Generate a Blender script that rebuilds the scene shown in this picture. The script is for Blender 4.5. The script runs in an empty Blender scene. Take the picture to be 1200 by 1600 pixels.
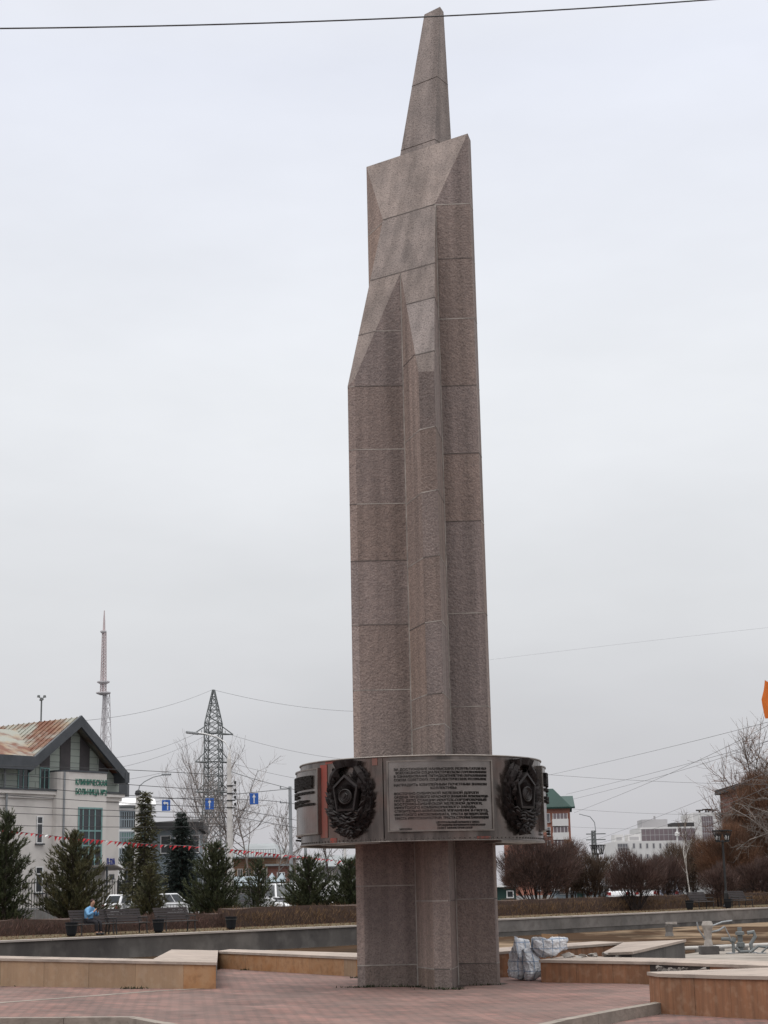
import bpy, bmesh, math, random
from mathutils import Vector, Matrix
random.seed(11)
S = bpy.context.scene
COL = S.collection
R = math.radians

# ------------------------------------------------------------------ camera
F_PX, PITCH, ROLL, EYE = 2575.6, R(12.885), 0.02147, 1.6     # focal length in photo pixels (1200 x 1600)
cam = bpy.data.cameras.new('camera'); cam_o = bpy.data.objects.new('camera', cam); COL.objects.link(cam_o)
cam.sensor_fit = 'VERTICAL'; cam.sensor_height = 24.0; cam.sensor_width = 18.0
cam.lens = 24.0 * F_PX / 1600.0
cam.clip_start = 0.1; cam.clip_end = 5000
cr, sr = math.cos(ROLL), math.sin(ROLL)
ax_r = Vector((1, 0, 0)); ax_u = Vector((0, -math.sin(PITCH), math.cos(PITCH))); ax_f = Vector((0, math.cos(PITCH), math.sin(PITCH)))
cx = ax_r * cr - ax_u * sr; cy = ax_r * sr + ax_u * cr; cz = -ax_f
mw = Matrix((cx, cy, cz)).transposed().to_4x4(); mw.translation = Vector((0, 0, EYE))
cam_o.matrix_world = mw
S.camera = cam_o

# ------------------------------------------------------------------ world: overcast sky over a Nishita sky
SUN_EL, SUN_AZ = R(58), R(-140)
W = bpy.data.worlds.new('World'); S.world = W; W.use_nodes = True
nt = W.node_tree; nt.nodes.clear()
def wn(t, **k):
    n = nt.nodes.new(t)
    for a, b in k.items(): setattr(n, a, b)
    return n
sky = wn('ShaderNodeTexSky', sky_type='NISHITA', sun_disc=False, sun_elevation=SUN_EL, sun_rotation=SUN_AZ, dust_density=3.0)
tc = wn('ShaderNodeTexCoord'); sep = wn('ShaderNodeSeparateXYZ'); nt.links.new(tc.outputs['Generated'], sep.inputs[0])
ramp = wn('ShaderNodeValToRGB'); nt.links.new(sep.outputs['Z'], ramp.inputs[0])
def el(pos, col):
    e = ramp.color_ramp.elements.new(pos); e.color = (*col, 1)
ramp.color_ramp.elements[0].position = 0.0; ramp.color_ramp.elements[0].color = (0.555, 0.545, 0.575, 1)
ramp.color_ramp.elements[1].position = 1.0; ramp.color_ramp.elements[1].color = (1.0, 1.0, 1.0, 1)
el(0.07, (0.615, 0.615, 0.64)); el(0.16, (0.735, 0.745, 0.765)); el(0.30, (0.835, 0.855, 0.89)); el(0.47, (0.83, 0.86, 0.95)); el(0.62, (1.0, 1.0, 1.0))
mp = wn('ShaderNodeMapping'); mp.inputs['Scale'].default_value = (2.2, 2.2, 6.0); nt.links.new(tc.outputs['Generated'], mp.inputs[0])
no = wn('ShaderNodeTexNoise'); no.inputs['Scale'].default_value = 1.1; no.inputs['Detail'].default_value = 5; no.inputs['Roughness'].default_value = 0.55
nt.links.new(mp.outputs[0], no.inputs['Vector'])
mr = wn('ShaderNodeMapRange'); mr.inputs[1].default_value = 0.3; mr.inputs[2].default_value = 0.7; mr.inputs[3].default_value = 9.4; mr.inputs[4].default_value = 10.9
nt.links.new(no.outputs['Fac'], mr.inputs[0])
zen = wn('ShaderNodeMapRange'); zen.inputs[1].default_value = 0.60; zen.inputs[2].default_value = 0.92; zen.inputs[3].default_value = 1.0; zen.inputs[4].default_value = 3.2
nt.links.new(sep.outputs['Z'], zen.inputs[0])
mu = wn('ShaderNodeMath', operation='MULTIPLY'); nt.links.new(mr.outputs[0], mu.inputs[0]); nt.links.new(zen.outputs[0], mu.inputs[1])
vs = wn('ShaderNodeVectorMath', operation='SCALE'); nt.links.new(ramp.outputs[0], vs.inputs[0]); nt.links.new(mu.outputs[0], vs.inputs['Scale'])
mx = wn('ShaderNodeMix', data_type='RGBA'); mx.inputs['Factor'].default_value = 0.95
nt.links.new(sky.outputs[0], mx.inputs['A']); nt.links.new(vs.outputs[0], mx.inputs['B'])
bg = wn('ShaderNodeBackground'); bg.inputs['Strength'].default_value = 0.1; nt.links.new(mx.outputs['Result'], bg.inputs['Color'])
wo = wn('ShaderNodeOutputWorld'); nt.links.new(bg.outputs[0], wo.inputs['Surface'])

sun = bpy.data.lights.new('sun', 'SUN'); sun.energy = 0.55; sun.angle = R(25); sun.color = (1.0, 0.96, 0.9)
sun_o = bpy.data.objects.new('sun', sun); COL.objects.link(sun_o)
sd = Vector((math.sin(SUN_AZ) * math.cos(SUN_EL), math.cos(SUN_AZ) * math.cos(SUN_EL), math.sin(SUN_EL)))
sun_o.rotation_euler = sd.to_track_quat('Z', 'Y').to_euler()
sun_o.location = (-40, -60, 90)
S.view_settings.view_transform = 'Standard'; S.view_settings.look = 'None'; S.view_settings.exposure = 0.0; S.view_settings.gamma = 1.0

# ------------------------------------------------------------------ photo pixel -> world helpers (used to find real positions)
def ray(x, y):
    dx, dy = x - 600, y - 800
    u = cr * dx - sr * dy; v = sr * dx + cr * dy
    return Vector((u, F_PX * math.cos(PITCH) + v * math.sin(PITCH), F_PX * math.sin(PITCH) - v * math.cos(PITCH)))
def G(x, y, z=0.0):
    d = ray(x, y); t = (z - EYE) / d.z
    return Vector((d.x * t, d.y * t, z))
def AT(x, y, Y):
    d = ray(x, y); return Vector((0, 0, EYE)) + d * (Y / d.y)
def ONP(x, y, o, dv):
    """hit of the pixel ray with the vertical plane through o along dv: (u along dv, z)"""
    d = ray(x, y); n = Vector((-dv.y, dv.x, 0)); t = n.dot(Vector((o.x, o.y, 0))) / (n.x * d.x + n.y * d.y)
    p = Vector((0, 0, EYE)) + d * t
    return (p - o).dot(dv), p.z

# ------------------------------------------------------------------ materials
def mat(name, c1, c2=None, scale=4.0, rough=0.85, metal=0.0, bump=0.0, bscale=None, stretch=(1, 1, 1), lo=0.35, hi=0.65, c3=None, s3=30.0, f3=0.35, detail=5, spec=0.3, tone=False, jitter=0.0, streak=0.0):
    m = bpy.data.materials.new(name); m.use_nodes = True
    t = m.node_tree; b = t.nodes['Principled BSDF']; L = t.links.new
    b.inputs['Roughness'].default_value = rough; b.inputs['Metallic'].default_value = metal
    b.inputs['Specular IOR Level'].default_value = spec
    co = t.nodes.new('ShaderNodeTexCoord'); mpg = t.nodes.new('ShaderNodeMapping'); mpg.inputs['Scale'].default_value = stretch
    L(co.outputs['Object'], mpg.inputs[0])
    out = None
    if c2 is None: c2 = tuple(x * 0.8 for x in c1)
    n = t.nodes.new('ShaderNodeTexNoise'); n.inputs['Scale'].default_value = scale; n.inputs['Detail'].default_value = detail; n.inputs['Roughness'].default_value = 0.6
    L(mpg.outputs[0], n.inputs['Vector'])
    r = t.nodes.new('ShaderNodeMapRange'); r.inputs[1].default_value = lo; r.inputs[2].default_value = hi; L(n.outputs['Fac'], r.inputs[0])
    x = t.nodes.new('ShaderNodeMix'); x.data_type = 'RGBA'; x.inputs['A'].default_value = (*c1, 1); x.inputs['B'].default_value = (*c2, 1)
    L(r.outputs[0], x.inputs['Factor']); out = x.outputs['Result']
    if c3 is not None:
        n3 = t.nodes.new('ShaderNodeTexNoise'); n3.inputs['Scale'].default_value = s3; n3.inputs['Detail'].default_value = 3
        L(co.outputs['Object'], n3.inputs['Vector'])
        r3 = t.nodes.new('ShaderNodeMapRange'); r3.inputs[1].default_value = 0.5; r3.inputs[2].default_value = 0.68; r3.inputs[4].default_value = f3; L(n3.outputs['Fac'], r3.inputs[0])
        x3 = t.nodes.new('ShaderNodeMix'); x3.data_type = 'RGBA'; x3.inputs['B'].default_value = (*c3, 1)
        L(r3.outputs[0], x3.inputs['Factor']); L(out, x3.inputs['A']); out = x3.outputs['Result']
    if streak:
        ms_ = t.nodes.new('ShaderNodeMapping'); ms_.inputs['Scale'].default_value = (4.5, 4.5, 0.16); L(co.outputs['Object'], ms_.inputs[0])
        ns = t.nodes.new('ShaderNodeTexNoise'); ns.inputs['Scale'].default_value = 1.0; ns.inputs['Detail'].default_value = 5; L(ms_.outputs[0], ns.inputs['Vector'])
        rs_ = t.nodes.new('ShaderNodeMapRange'); rs_.inputs[1].default_value = 0.36; rs_.inputs[2].default_value = 0.66; rs_.inputs[3].default_value = 1 - streak; rs_.inputs[4].default_value = 1 + streak * .35; L(ns.outputs['Fac'], rs_.inputs[0])
        xs = t.nodes.new('ShaderNodeVectorMath'); xs.operation = 'SCALE'; L(out, xs.inputs[0]); L(rs_.outputs[0], xs.inputs['Scale']); out = xs.outputs[0]
    if tone:
        at = t.nodes.new('ShaderNodeAttribute'); at.attribute_name = 'tone'
        xm = t.nodes.new('ShaderNodeMix'); xm.data_type = 'RGBA'; xm.blend_type = 'MULTIPLY'; xm.inputs['Factor'].default_value = 1.0
        L(out, xm.inputs['A']); L(at.outputs['Color'], xm.inputs['B']); out = xm.outputs['Result']
    if jitter:
        g = t.nodes.new('ShaderNodeNewGeometry')
        hv = t.nodes.new('ShaderNodeHueSaturation'); rj = t.nodes.new('ShaderNodeMapRange')
        rj.inputs[3].default_value = 1 - jitter; rj.inputs[4].default_value = 1 + jitter
        L(g.outputs['Random Per Island'], rj.inputs[0]); L(rj.outputs[0], hv.inputs['Value']); L(out, hv.inputs['Color']); out = hv.outputs['Color']
    L(out, b.inputs['Base Color'])
    if bump:
        nb = t.nodes.new('ShaderNodeTexNoise'); nb.inputs['Scale'].default_value = bscale or scale * 6; nb.inputs['Detail'].default_value = 4
        L(mpg.outputs[0], nb.inputs['Vector'])
        bp = t.nodes.new('ShaderNodeBump'); bp.inputs['Strength'].default_value = bump; bp.inputs['Distance'].default_value = 0.02
        L(nb.outputs['Fac'], bp.inputs['Height']); L(bp.outputs[0], b.inputs['Normal'])
    return m

def brick_mat(name, c1, c2, mortar, bw, bh, ms=0.02, rot=0.0, rough=0.9, patch=None, pscale=0.4, pf=0.6, axes='xy', bump=0.3, big=0.0):
    m = bpy.data.materials.new(name); m.use_nodes = True
    t = m.node_tree; b = t.nodes['Principled BSDF']; L = t.links.new
    b.inputs['Roughness'].default_value = rough; b.inputs['Specular IOR Level'].default_value = 0.25
    co = t.nodes.new('ShaderNodeTexCoord'); mpg = t.nodes.new('ShaderNodeMapping')
    mpg.inputs['Rotation'].default_value = (0, 0, rot) if axes == 'xy' else (R(90), 0, 0)
    L(co.outputs['Object'], mpg.inputs[0])
    bk = t.nodes.new('ShaderNodeTexBrick'); L(mpg.outputs[0], bk.inputs['Vector'])
    bk.inputs['Color1'].default_value = (*c1, 1); bk.inputs['Color2'].default_value = (*c2, 1); bk.inputs['Mortar'].default_value = (*mortar, 1)
    bk.inputs['Scale'].default_value = 1.0; bk.inputs['Mortar Size'].default_value = ms * bh
    bk.inputs['Brick Width'].default_value = bw; bk.inputs['Row Height'].default_value = bh
    out = bk.outputs['Color']
    n = t.nodes.new('ShaderNodeTexNoise'); n.inputs['Scale'].default_value = pscale; n.inputs['Detail'].default_value = 6; L(co.outputs['Object'], n.inputs['Vector'])
    if patch:
        r = t.nodes.new('ShaderNodeMapRange'); r.inputs[1].default_value = 0.38; r.inputs[2].default_value = 0.64; r.inputs[4].default_value = pf; L(n.outputs['Fac'], r.inputs[0])
        x = t.nodes.new('ShaderNodeMix'); x.data_type = 'RGBA'; x.inputs['B'].default_value = (*patch, 1); L(r.outputs[0], x.inputs['Factor']); L(out, x.inputs['A']); out = x.outputs['Result']
    if big:
        for bw2, bh2, rr, amt in ((1.15, 0.58, R(22), big), (0.44, 0.22, 0.0, big * .8)):
            m2 = t.nodes.new('ShaderNodeMapping'); m2.inputs['Rotation'].default_value = (0, 0, rot + rr); L(co.outputs['Object'], m2.inputs[0])
            b2 = t.nodes.new('ShaderNodeTexBrick'); L(m2.outputs[0], b2.inputs['Vector']); b2.inputs['Scale'].default_value = 1.0; b2.inputs['Brick Width'].default_value = bw2; b2.inputs['Row Height'].default_value = bh2; b2.inputs['Mortar Size'].default_value = 0.0
            b2.inputs['Color1'].default_value = (1 - amt, 1 - amt * .85, 1 - amt * .8, 1); b2.inputs['Color2'].default_value = (1 + amt, 1 + amt * .8, 1 + amt * .75, 1)
            x2 = t.nodes.new('ShaderNodeMix'); x2.data_type = 'RGBA'; x2.blend_type = 'MULTIPLY'; x2.inputs['Factor'].default_value = 1.0; L(out, x2.inputs['A']); L(b2.outputs['Color'], x2.inputs['B']); out = x2.outputs['Result']
        n4 = t.nodes.new('ShaderNodeTexNoise'); n4.inputs['Scale'].default_value = 1.7; n4.inputs['Detail'].default_value = 8; n4.inputs['Roughness'].default_value = 0.7; L(co.outputs['Object'], n4.inputs['Vector'])
        r4 = t.nodes.new('ShaderNodeMapRange'); r4.inputs[1].default_value = 0.52; r4.inputs[2].default_value = 0.74; r4.inputs[3].default_value = 1.0; r4.inputs[4].default_value = 0.62; L(n4.outputs['Fac'], r4.inputs[0])
        v4 = t.nodes.new('ShaderNodeVectorMath'); v4.operation = 'SCALE'; L(out, v4.inputs[0]); L(r4.outputs[0], v4.inputs['Scale']); out = v4.outputs[0]
    L(out, b.inputs['Base Color'])
    bp = t.nodes.new('ShaderNodeBump'); bp.inputs['Strength'].default_value = bump; bp.inputs['Distance'].default_value = 0.01; bp.invert = True
    L(bk.outputs['Fac'], bp.inputs['Height']); L(bp.outputs[0], b.inputs['Normal'])
    return m

M = {}
M['granite'] = mat('rough_pink_granite', (0.272, 0.222, 0.203), (0.212, 0.175, 0.163), 11, 0.9, bump=1.0, bscale=24, c3=(0.11, 0.093, 0.088), s3=44, f3=0.6, tone=True, spec=0.15, streak=0.25)
M['granite_smooth'] = mat('weathered_dressed_granite', (0.30, 0.256, 0.236), (0.235, 0.204, 0.191), 2.2, 0.85, bump=0.5, bscale=30, c3=(0.115, 0.10, 0.095), s3=36, f3=0.7, tone=True, spec=0.15, streak=0.24)
M['mortar'] = mat('light_mortar', (0.36, 0.33, 0.30), (0.2, 0.18, 0.165), 3)
M['dark_joint'] = mat('dark_joint', (0.07, 0.06, 0.055), (0.13, 0.11, 0.1), 3)
M['steel'] = mat('dull_stainless_sheet', (0.185, 0.160, 0.146), (0.075, 0.065, 0.06), 2.0, 0.27, metal=0.8, stretch=(2.2, 2.2, 0.35), c3=(0.17, 0.10, 0.08), s3=1.6, f3=0.5, bump=0.05, bscale=3, spec=0.5)
M['steel_plate'] = mat('brushed_steel_plate', (0.25, 0.225, 0.21), (0.135, 0.12, 0.112), 1.3, 0.27, metal=0.8, c3=(0.20, 0.105, 0.085), s3=1.1, f3=0.5, bump=0.04, bscale=3, spec=0.5)
M['steel_edge'] = mat('pale_bent_steel_edge', (0.25, 0.222, 0.20), (0.13, 0.115, 0.105), 2, 0.42, metal=0.7)
M['red_paint'] = mat('faded_red_paint', (0.26, 0.06, 0.045), (0.17, 0.085, 0.07), 3, 0.7, stretch=(2, 2, 0.4))
M['bronze'] = mat('blackened_bronze', (0.013, 0.010, 0.010), (0.024, 0.019, 0.018), 5, 0.6, metal=0.0, bump=0.6, bscale=26, spec=0.18)
M['bronze_hi'] = mat('worn_bronze', (0.026, 0.021, 0.020), (0.015, 0.012, 0.012), 7, 0.5, metal=0.0, spec=0.3)
M['letter'] = mat('dark_raised_lettering', (0.014, 0.011, 0.010), (0.022, 0.018, 0.016), 6, 0.6, metal=0.1)
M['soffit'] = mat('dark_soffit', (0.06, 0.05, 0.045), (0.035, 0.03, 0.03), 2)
M['paving'] = brick_mat('red_grey_paving', (0.225, 0.120, 0.100), (0.15, 0.10, 0.087), (0.07, 0.056, 0.05), 0.24, 0.12, 0.10, rot=R(38), patch=(0.18, 0.128, 0.112), pscale=0.5, pf=0.45, big=0.16)
M['paving_low'] = brick_mat('red_paving_lower', (0.23, 0.115, 0.098), (0.15, 0.098, 0.086), (0.07, 0.055, 0.05), 0.24, 0.12, 0.10, rot=R(-38), patch=(0.16, 0.115, 0.10), pscale=0.6, pf=0.45, big=0.14)
M['kerb'] = mat('grey_granite_kerb', (0.29, 0.25, 0.215), (0.18, 0.155, 0.132), 1.4, 0.9, bump=0.4, bscale=30, c3=(0.14, 0.12, 0.1), s3=6, f3=0.5)
M['cap'] = mat('pale_cap_slabs', (0.355, 0.29, 0.245), (0.285, 0.235, 0.20), 1.0, 0.85, bump=0.2, bscale=20, c3=(0.18, 0.15, 0.13), s3=3.5, f3=0.55)
M['tan'] = mat('tan_travertine', (0.33, 0.222, 0.140), (0.27, 0.182, 0.118), 1.2, 0.85, stretch=(3, 3, 0.6), bump=0.25, bscale=20, c3=(0.36, 0.27, 0.19), s3=7, f3=0.4, streak=.12, tone=True)
M['orange'] = mat('orange_travertine', (0.30, 0.145, 0.062), (0.335, 0.20, 0.11), 2.4, 0.85, bump=0.2, bscale=20, c3=(0.19, 0.098, 0.05), s3=8, f3=0.5, tone=True)
M['brown'] = mat('brown_veined_travertine', (0.285, 0.135, 0.072), (0.195, 0.10, 0.058), 2.6, 0.8, stretch=(5, 5, 0.35), bump=0.3, bscale=14, c3=(0.32, 0.195, 0.125), s3=9, f3=0.55, streak=.18, tone=True)
M['conc'] = mat('grey_concrete', (0.19, 0.175, 0.165), (0.12, 0.112, 0.105), 0.8, 0.9, bump=0.3, bscale=14, c3=(0.1, 0.09, 0.08), s3=3, f3=0.5)
M['conc_dark'] = mat('stained_dark_concrete', (0.10, 0.092, 0.086), (0.055, 0.05, 0.048), 0.5, 0.85, bump=0.3, bscale=10, stretch=(1, 1, 0.5), c3=(0.3, 0.28, 0.26), s3=1.2, f3=0.18)
M['rim_cap'] = mat('pale_rim_cap', (0.40, 0.355, 0.325), (0.31, 0.28, 0.255), 0.6, 0.85)
M['mud'] = mat('basin_sediment', (0.055, 0.033, 0.02), (0.20, 0.145, 0.098), 0.17, 0.95, bump=0.5, bscale=3, stretch=(1, 0.45, 1), lo=0.48, hi=0.58, c3=(0.03, 0.021, 0.014), s3=0.3, f3=0.85, spec=0.02)
M['basin'] = mat('dusty_basin_floor', (0.29, 0.26, 0.23), (0.21, 0.186, 0.162), 0.5, 0.95, c3=(0.12, 0.1, 0.085), s3=0.8, f3=0.6, spec=0.05)
M['rubble'] = mat('broken_stone', (0.22, 0.195, 0.175), (0.12, 0.105, 0.095), 6, 0.95, bump=0.8, bscale=18, jitter=0.4)
M['pale_stone'] = mat('pale_broken_slab', (0.36, 0.33, 0.30), (0.26, 0.23, 0.21), 5, 0.9, bump=0.5, bscale=12)
M['soil'] = mat('dry_autumn_lawn', (0.125, 0.095, 0.06), (0.085, 0.075, 0.046), 0.7, 1.0, bump=0.6, bscale=5, c3=(0.15, 0.105, 0.06), s3=2.5, f3=0.6, spec=0.03)
M['asphalt'] = mat('grey_asphalt', (0.10, 0.098, 0.098), (0.075, 0.074, 0.074), 0.5, 0.9)

# ------------------------------------------------------------------ mesh helpers
def frame(d):
    d = Vector(d).normalized()
    a = Vector((0, 0, 1)) if abs(d.z) < 0.9 else Vector((1, 0, 0))
    x = d.cross(a).normalized(); return x, d.cross(x).normalized(), d
class MB:
    def __init__(s): s.v = []; s.f = []; s.m = []; s.t = []
    def add(s, vs, fs, mi=0, tone=1.0):
        o = len(s.v); s.v += [tuple(p) for p in vs]
        for f in fs: s.f.append(tuple(i + o for i in f)); s.m.append(mi); s.t.append(tone)
    def quad(s, a, b, c, d, mi=0, tone=1.0): s.add([a, b, c, d], [(0, 1, 2, 3)], mi, tone)
    def box(s, c, sz, rz=0.0, mi=0, mtx=None, tone=1.0):
        x, y, z = (q / 2 for q in sz)
        ps = [Vector((i * x, j * y, k * z)) for k in (-1, 1) for j in (-1, 1) for i in (-1, 1)]
        m = mtx if mtx is not None else Matrix.Rotation(rz, 3, 'Z')
        ps = [m @ p + Vector(c) for p in ps]
        s.add(ps, [(0, 2, 3, 1), (4, 5, 7, 6), (0, 1, 5, 4), (2, 6, 7, 3), (0, 4, 6, 2), (1, 3, 7, 5)], mi, tone)
    def bar(s, a, b, w, h, mi=0):
        a, b = Vector(a), Vector(b); x, y, d = frame(b - a)
        m = Matrix((x, y, d)).transposed(); s.box((a + b) / 2, (w, h, (b - a).length), mi=mi, mtx=m)
    def tube(s, pts, r, n=6, mi=0, cap=True):
        pts = [Vector(p) for p in pts]; k = len(pts)
        rs = r if isinstance(r, (list, tuple)) else [r] * k
        vs = []; px = None
        for i, p in enumerate(pts):
            d = pts[min(i + 1, k - 1)] - pts[max(i - 1, 0)]
            x, y, _ = frame(d)
            if px is not None:
                dn = d.normalized(); x = (px - dn * px.dot(dn))
                x = x.normalized() if x.length > 1e-6 else frame(d)[0]
                y = dn.cross(x)
            px = x
            vs += [p + (x * math.cos(6.28318 * j / n) + y * math.sin(6.28318 * j / n)) * rs[i] for j in range(n)]
        fs = [(i * n + j, i * n + (j + 1) % n, (i + 1) * n + (j + 1) % n, (i + 1) * n + j) for i in range(k - 1) for j in range(n)]
        if cap: fs += [tuple(range(n - 1, -1, -1)), tuple(range((k - 1) * n, k * n))]
        s.add(vs, fs, mi)
    def lathe(s, prof, n=16, c=(0, 0, 0), mi=0, a0=0.0, a1=6.28318530718, sx=1.0, sy=1.0):
        c = Vector(c); full = abs(a1 - a0) > 6.28; k = n if full else n + 1
        vs = [c + Vector((r * math.cos(a0 + (a1 - a0) * j / n) * sx, r * math.sin(a0 + (a1 - a0) * j / n) * sy, z)) for r, z in prof for j in range(k)]
        fs = []
        for i in range(len(prof) - 1):
            for j in range(n):
                j2 = (j + 1) % k
                fs.append((i * k + j, i * k + j2, (i + 1) * k + j2, (i + 1) * k + j))
        s.add(vs, fs, mi)
    def prism(s, poly, z0, z1, mi=0, cap=True, edge=None, tile=1.0, tjit=0.0, mtop=None, bottom=True):
        n = len(poly); zt = z1 if isinstance(z1, (list, tuple)) else [z1] * n; zb = z0 if isinstance(z0, (list, tuple)) else [z0] * n
        for i in range(n):
            j = (i + 1) % n; a, b = Vector(poly[i][:2]), Vector(poly[j][:2]); m = (edge or {}).get(i, mi)
            k = max(1, round((b - a).length / tile)) if tjit else 1
            for q in range(k):
                p0, p1 = a.lerp(b, q / k), a.lerp(b, (q + 1) / k)
                t0, t1 = zt[i] + (zt[j] - zt[i]) * q / k, zt[i] + (zt[j] - zt[i]) * (q + 1) / k
                g0, g1 = zb[i] + (zb[j] - zb[i]) * q / k, zb[i] + (zb[j] - zb[i]) * (q + 1) / k
                if tjit and k > 1: e_ = min(.1, .0025 / (b - a).length); p0, p1 = p0.lerp(p1, e_ * k), p1.lerp(p0, e_ * k)
                s.quad((p0.x, p0.y, g0), (p1.x, p1.y, g1), (p1.x, p1.y, t1), (p0.x, p0.y, t0), m, 1 + random.uniform(-tjit, tjit))
        if cap:
            s.add([(p[0], p[1], z) for p, z in zip(poly, zt)], [tuple(range(n))], mi if mtop is None else mtop)
            if bottom: s.add([(p[0], p[1], z) for p, z in zip(poly, zb)], [tuple(range(n - 1, -1, -1))], mi)
    def build(s, name, mats, parent=None, world=True, smooth=False, bevel=0.0):
        me = bpy.data.meshes.new(name); me.from_pydata(s.v, [], s.f)
        if not isinstance(mats, (list, tuple)): mats = [mats]
        for m in mats: me.materials.append(m)
        me.polygons.foreach_set('material_index', s.m)
        if any(t != 1.0 for t in s.t) or any(m.name in TONED for m in mats):
            at = me.color_attributes.new('tone', 'FLOAT_COLOR', 'CORNER'); buf = []
            for f, t in zip(s.f, s.t): buf += [t, t, t, 1.0] * len(f)
            at.data.foreach_set('color', buf)
        if smooth: me.polygons.foreach_set('use_smooth', [True] * len(s.f))
        me.update()
        o = bpy.data.objects.new(name, me); COL.objects.link(o)
        if parent is not None:
            o.parent = parent
            if world: o.matrix_parent_inverse = inv_world(parent)
        if bevel:
            b = o.modifiers.new('bevel', 'BEVEL'); b.width = bevel; b.segments = 2; b.limit_method = 'ANGLE'
        return o
TONED = {m.name for k, m in M.items() if k in ('granite', 'granite_smooth', 'tan', 'orange', 'brown')}
def inv_world(p):
    w = Matrix.Identity(4); q = p
    while q is not None:
        w = q.matrix_parent_inverse @ q.matrix_basis @ w if q.parent else q.matrix_basis @ w
        q = q.parent
    return w.inverted()
def tag(o, label, cat, group=None, kind=None):
    o['label'] = label; o['category'] = cat
    if group: o['group'] = group
    if kind: o['kind'] = kind
    return o
def thing(name, label, cat, loc=(0, 0, 0), rz=0.0, group=None):
    o = bpy.data.objects.new(name, None); COL.objects.link(o); o.empty_display_size = 0.3
    o.location = loc; o.rotation_euler = (0, 0, rz)
    return tag(o, label, cat, group)
def struct(o): o['kind'] = 'structure'; return o
def copy_tree(o, parent=None):
    c = o.copy(); COL.objects.link(c)
    if parent is not None: c.parent = parent
    for ch in list(o.children): copy_tree(ch, c)
    return c
def offset_poly(poly, d):
    n = len(poly); out = []
    for i in range(n):
        p0, p1, p2 = Vector(poly[i - 1][:2]), Vector(poly[i][:2]), Vector(poly[(i + 1) % n][:2])
        a, b = (p1 - p0).normalized(), (p2 - p1).normalized()
        n1, n2 = Vector((a.y, -a.x)), Vector((b.y, -b.x)); m = n1 + n2
        m = m.normalized() * min(2.0, 1 / max(0.35, math.sqrt((1 + n1.dot(n2)) / 2))) if m.length > 1e-4 else n1
        out.append(p1 + m * d)
    return out

# ------------------------------------------------------------------ ground, basin, plaza
def flat(name, poly, z, m):
    b = MB(); b.add([(x, y, z) for x, y in poly], [tuple(range(len(poly)))]); return struct(b.build(name, m))
RIM0, RIM1 = Vector((-9.0, 69.7)), Vector((13.7, 94.1))                       # line of the basin's far edge
rd = (RIM1 - RIM0).normalized(); rn = Vector((-rd.y, rd.x))                    # rn points away from the basin
def RP(s, off=0.0): p = RIM0 + rd * s + rn * off; return (p.x, p.y)
BANK = [(-0.71, 32.9), (-3.7, 37.5), (-3.95, 31.2), (-7.4, 32.3), (-31, 45.4)]
WLINE = [(3.9, 24.0), (5.2, 26.3), (2.9, 29.6), (2.6, 31.6), (0.8, 31.3)] + BANK
struct(flat('basin_floor', [(-45, 30), (4, 22), (60, -40), (140, 100), (RP(150)[0], RP(150)[1]), RP(-45)], -0.85, M['basin']))
b = MB(); b.add([(*RP(-35, -0.2), -0.842), (*RP(-30, -17), -0.842), (*RP(-2, -23), -0.842), (*RP(12, -19), -0.842), (*RP(22, -25), -0.842), (*RP(40, -21), -0.842), (*RP(70, -25), -0.842), (*RP(70, -0.2), -0.842)], [(0, 1, 2, 3, 4, 5, 6, 7)])
struct(b.build('basin_sediment', M['mud']))
flat('lower_paving', [(-120, -120), (120, -120), (60, -33), (9.5, 17.6), (4.9, 22.4)] + WLINE + [(-120, 45.4)], -0.12, M['paving_low'])
KERB = [(-25, 27.6), (-5.34, 23.22), (-3.41, 22.79), (-2.87, 21.69), (-1.5, 18.9), (0.9, 18.7), (1.92, 20.72), (2.9, 22.4), (3.58, 23.5)]
flat('plaza_paving', KERB + WLINE + [(-25, 42.0)], 0.0, M['paving'])
b = MB()
for i in range(len(KERB) - 1):
    p, q = Vector(KERB[i]), Vector(KERB[i + 1]); d = (q - p).normalized(); n = Vector((d.y, -d.x)); L = (q - p).length; k = max(1, round(L / 1.0))
    for j in range(k):
        a, c = p.lerp(q, j / k) + d * 0.004, p.lerp(q, (j + 1) / k) - d * 0.004
        h = 0.022 + random.uniform(-0.004, 0.004)
        b.prism([a + n * 0.15, c + n * 0.15, c - n * 0.0, a - n * 0.0][::1], -0.13, h)
struct(b.build('plaza_kerb', M['kerb'], bevel=0.012))
# pale flush inlay line running to the corner of the low wall
b = MB(); pl = [G(-40, 1570), G(0, 1567), G(240, 1549), G(337, 1543.5)]
for p, q in zip(pl, pl[1:]):
    d = (q - p).normalized(); n = Vector((-d.y, d.x, 0)) * 0.10
    b.quad(p - n, q - n, q + n, p + n)
for v in range(len(b.v)): b.v[v] = (b.v[v][0], b.v[v][1], 0.004)
struct(b.build('inlay_line', M['kerb']))
flat('park_lawn', [RP(-400, 0.4), RP(-45, 0.4), RP(150, 0.4), RP(1500, 0.4), (900, 3000), (-2500, 3000), (-2500, 200)], 0.0, M['soil'])
flat('far_pavement', [RP(-60, 0.7), RP(150, 0.7), RP(150, 3.0), RP(-60, 3.0)], 0.004, M['soil'])
ROADO = 21.0
flat('road', [RP(-400, ROADO), RP(500, ROADO), RP(500, ROADO + 13), RP(-400, ROADO + 13)], 0.008, M['asphalt'])
b = MB(); b.prism([RP(-400, ROADO - 0.3), RP(500, ROADO - 0.3), RP(500, ROADO), RP(-400, ROADO)], 0.0, 0.13); struct(b.build('road_kerb', M['kerb']))
flat('city_ground', [RP(-400, ROADO + 14), RP(600, ROADO + 14), (900, 2500), (-2500, 2500), (-2500, 300)], 0.006, M['asphalt'])

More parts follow.
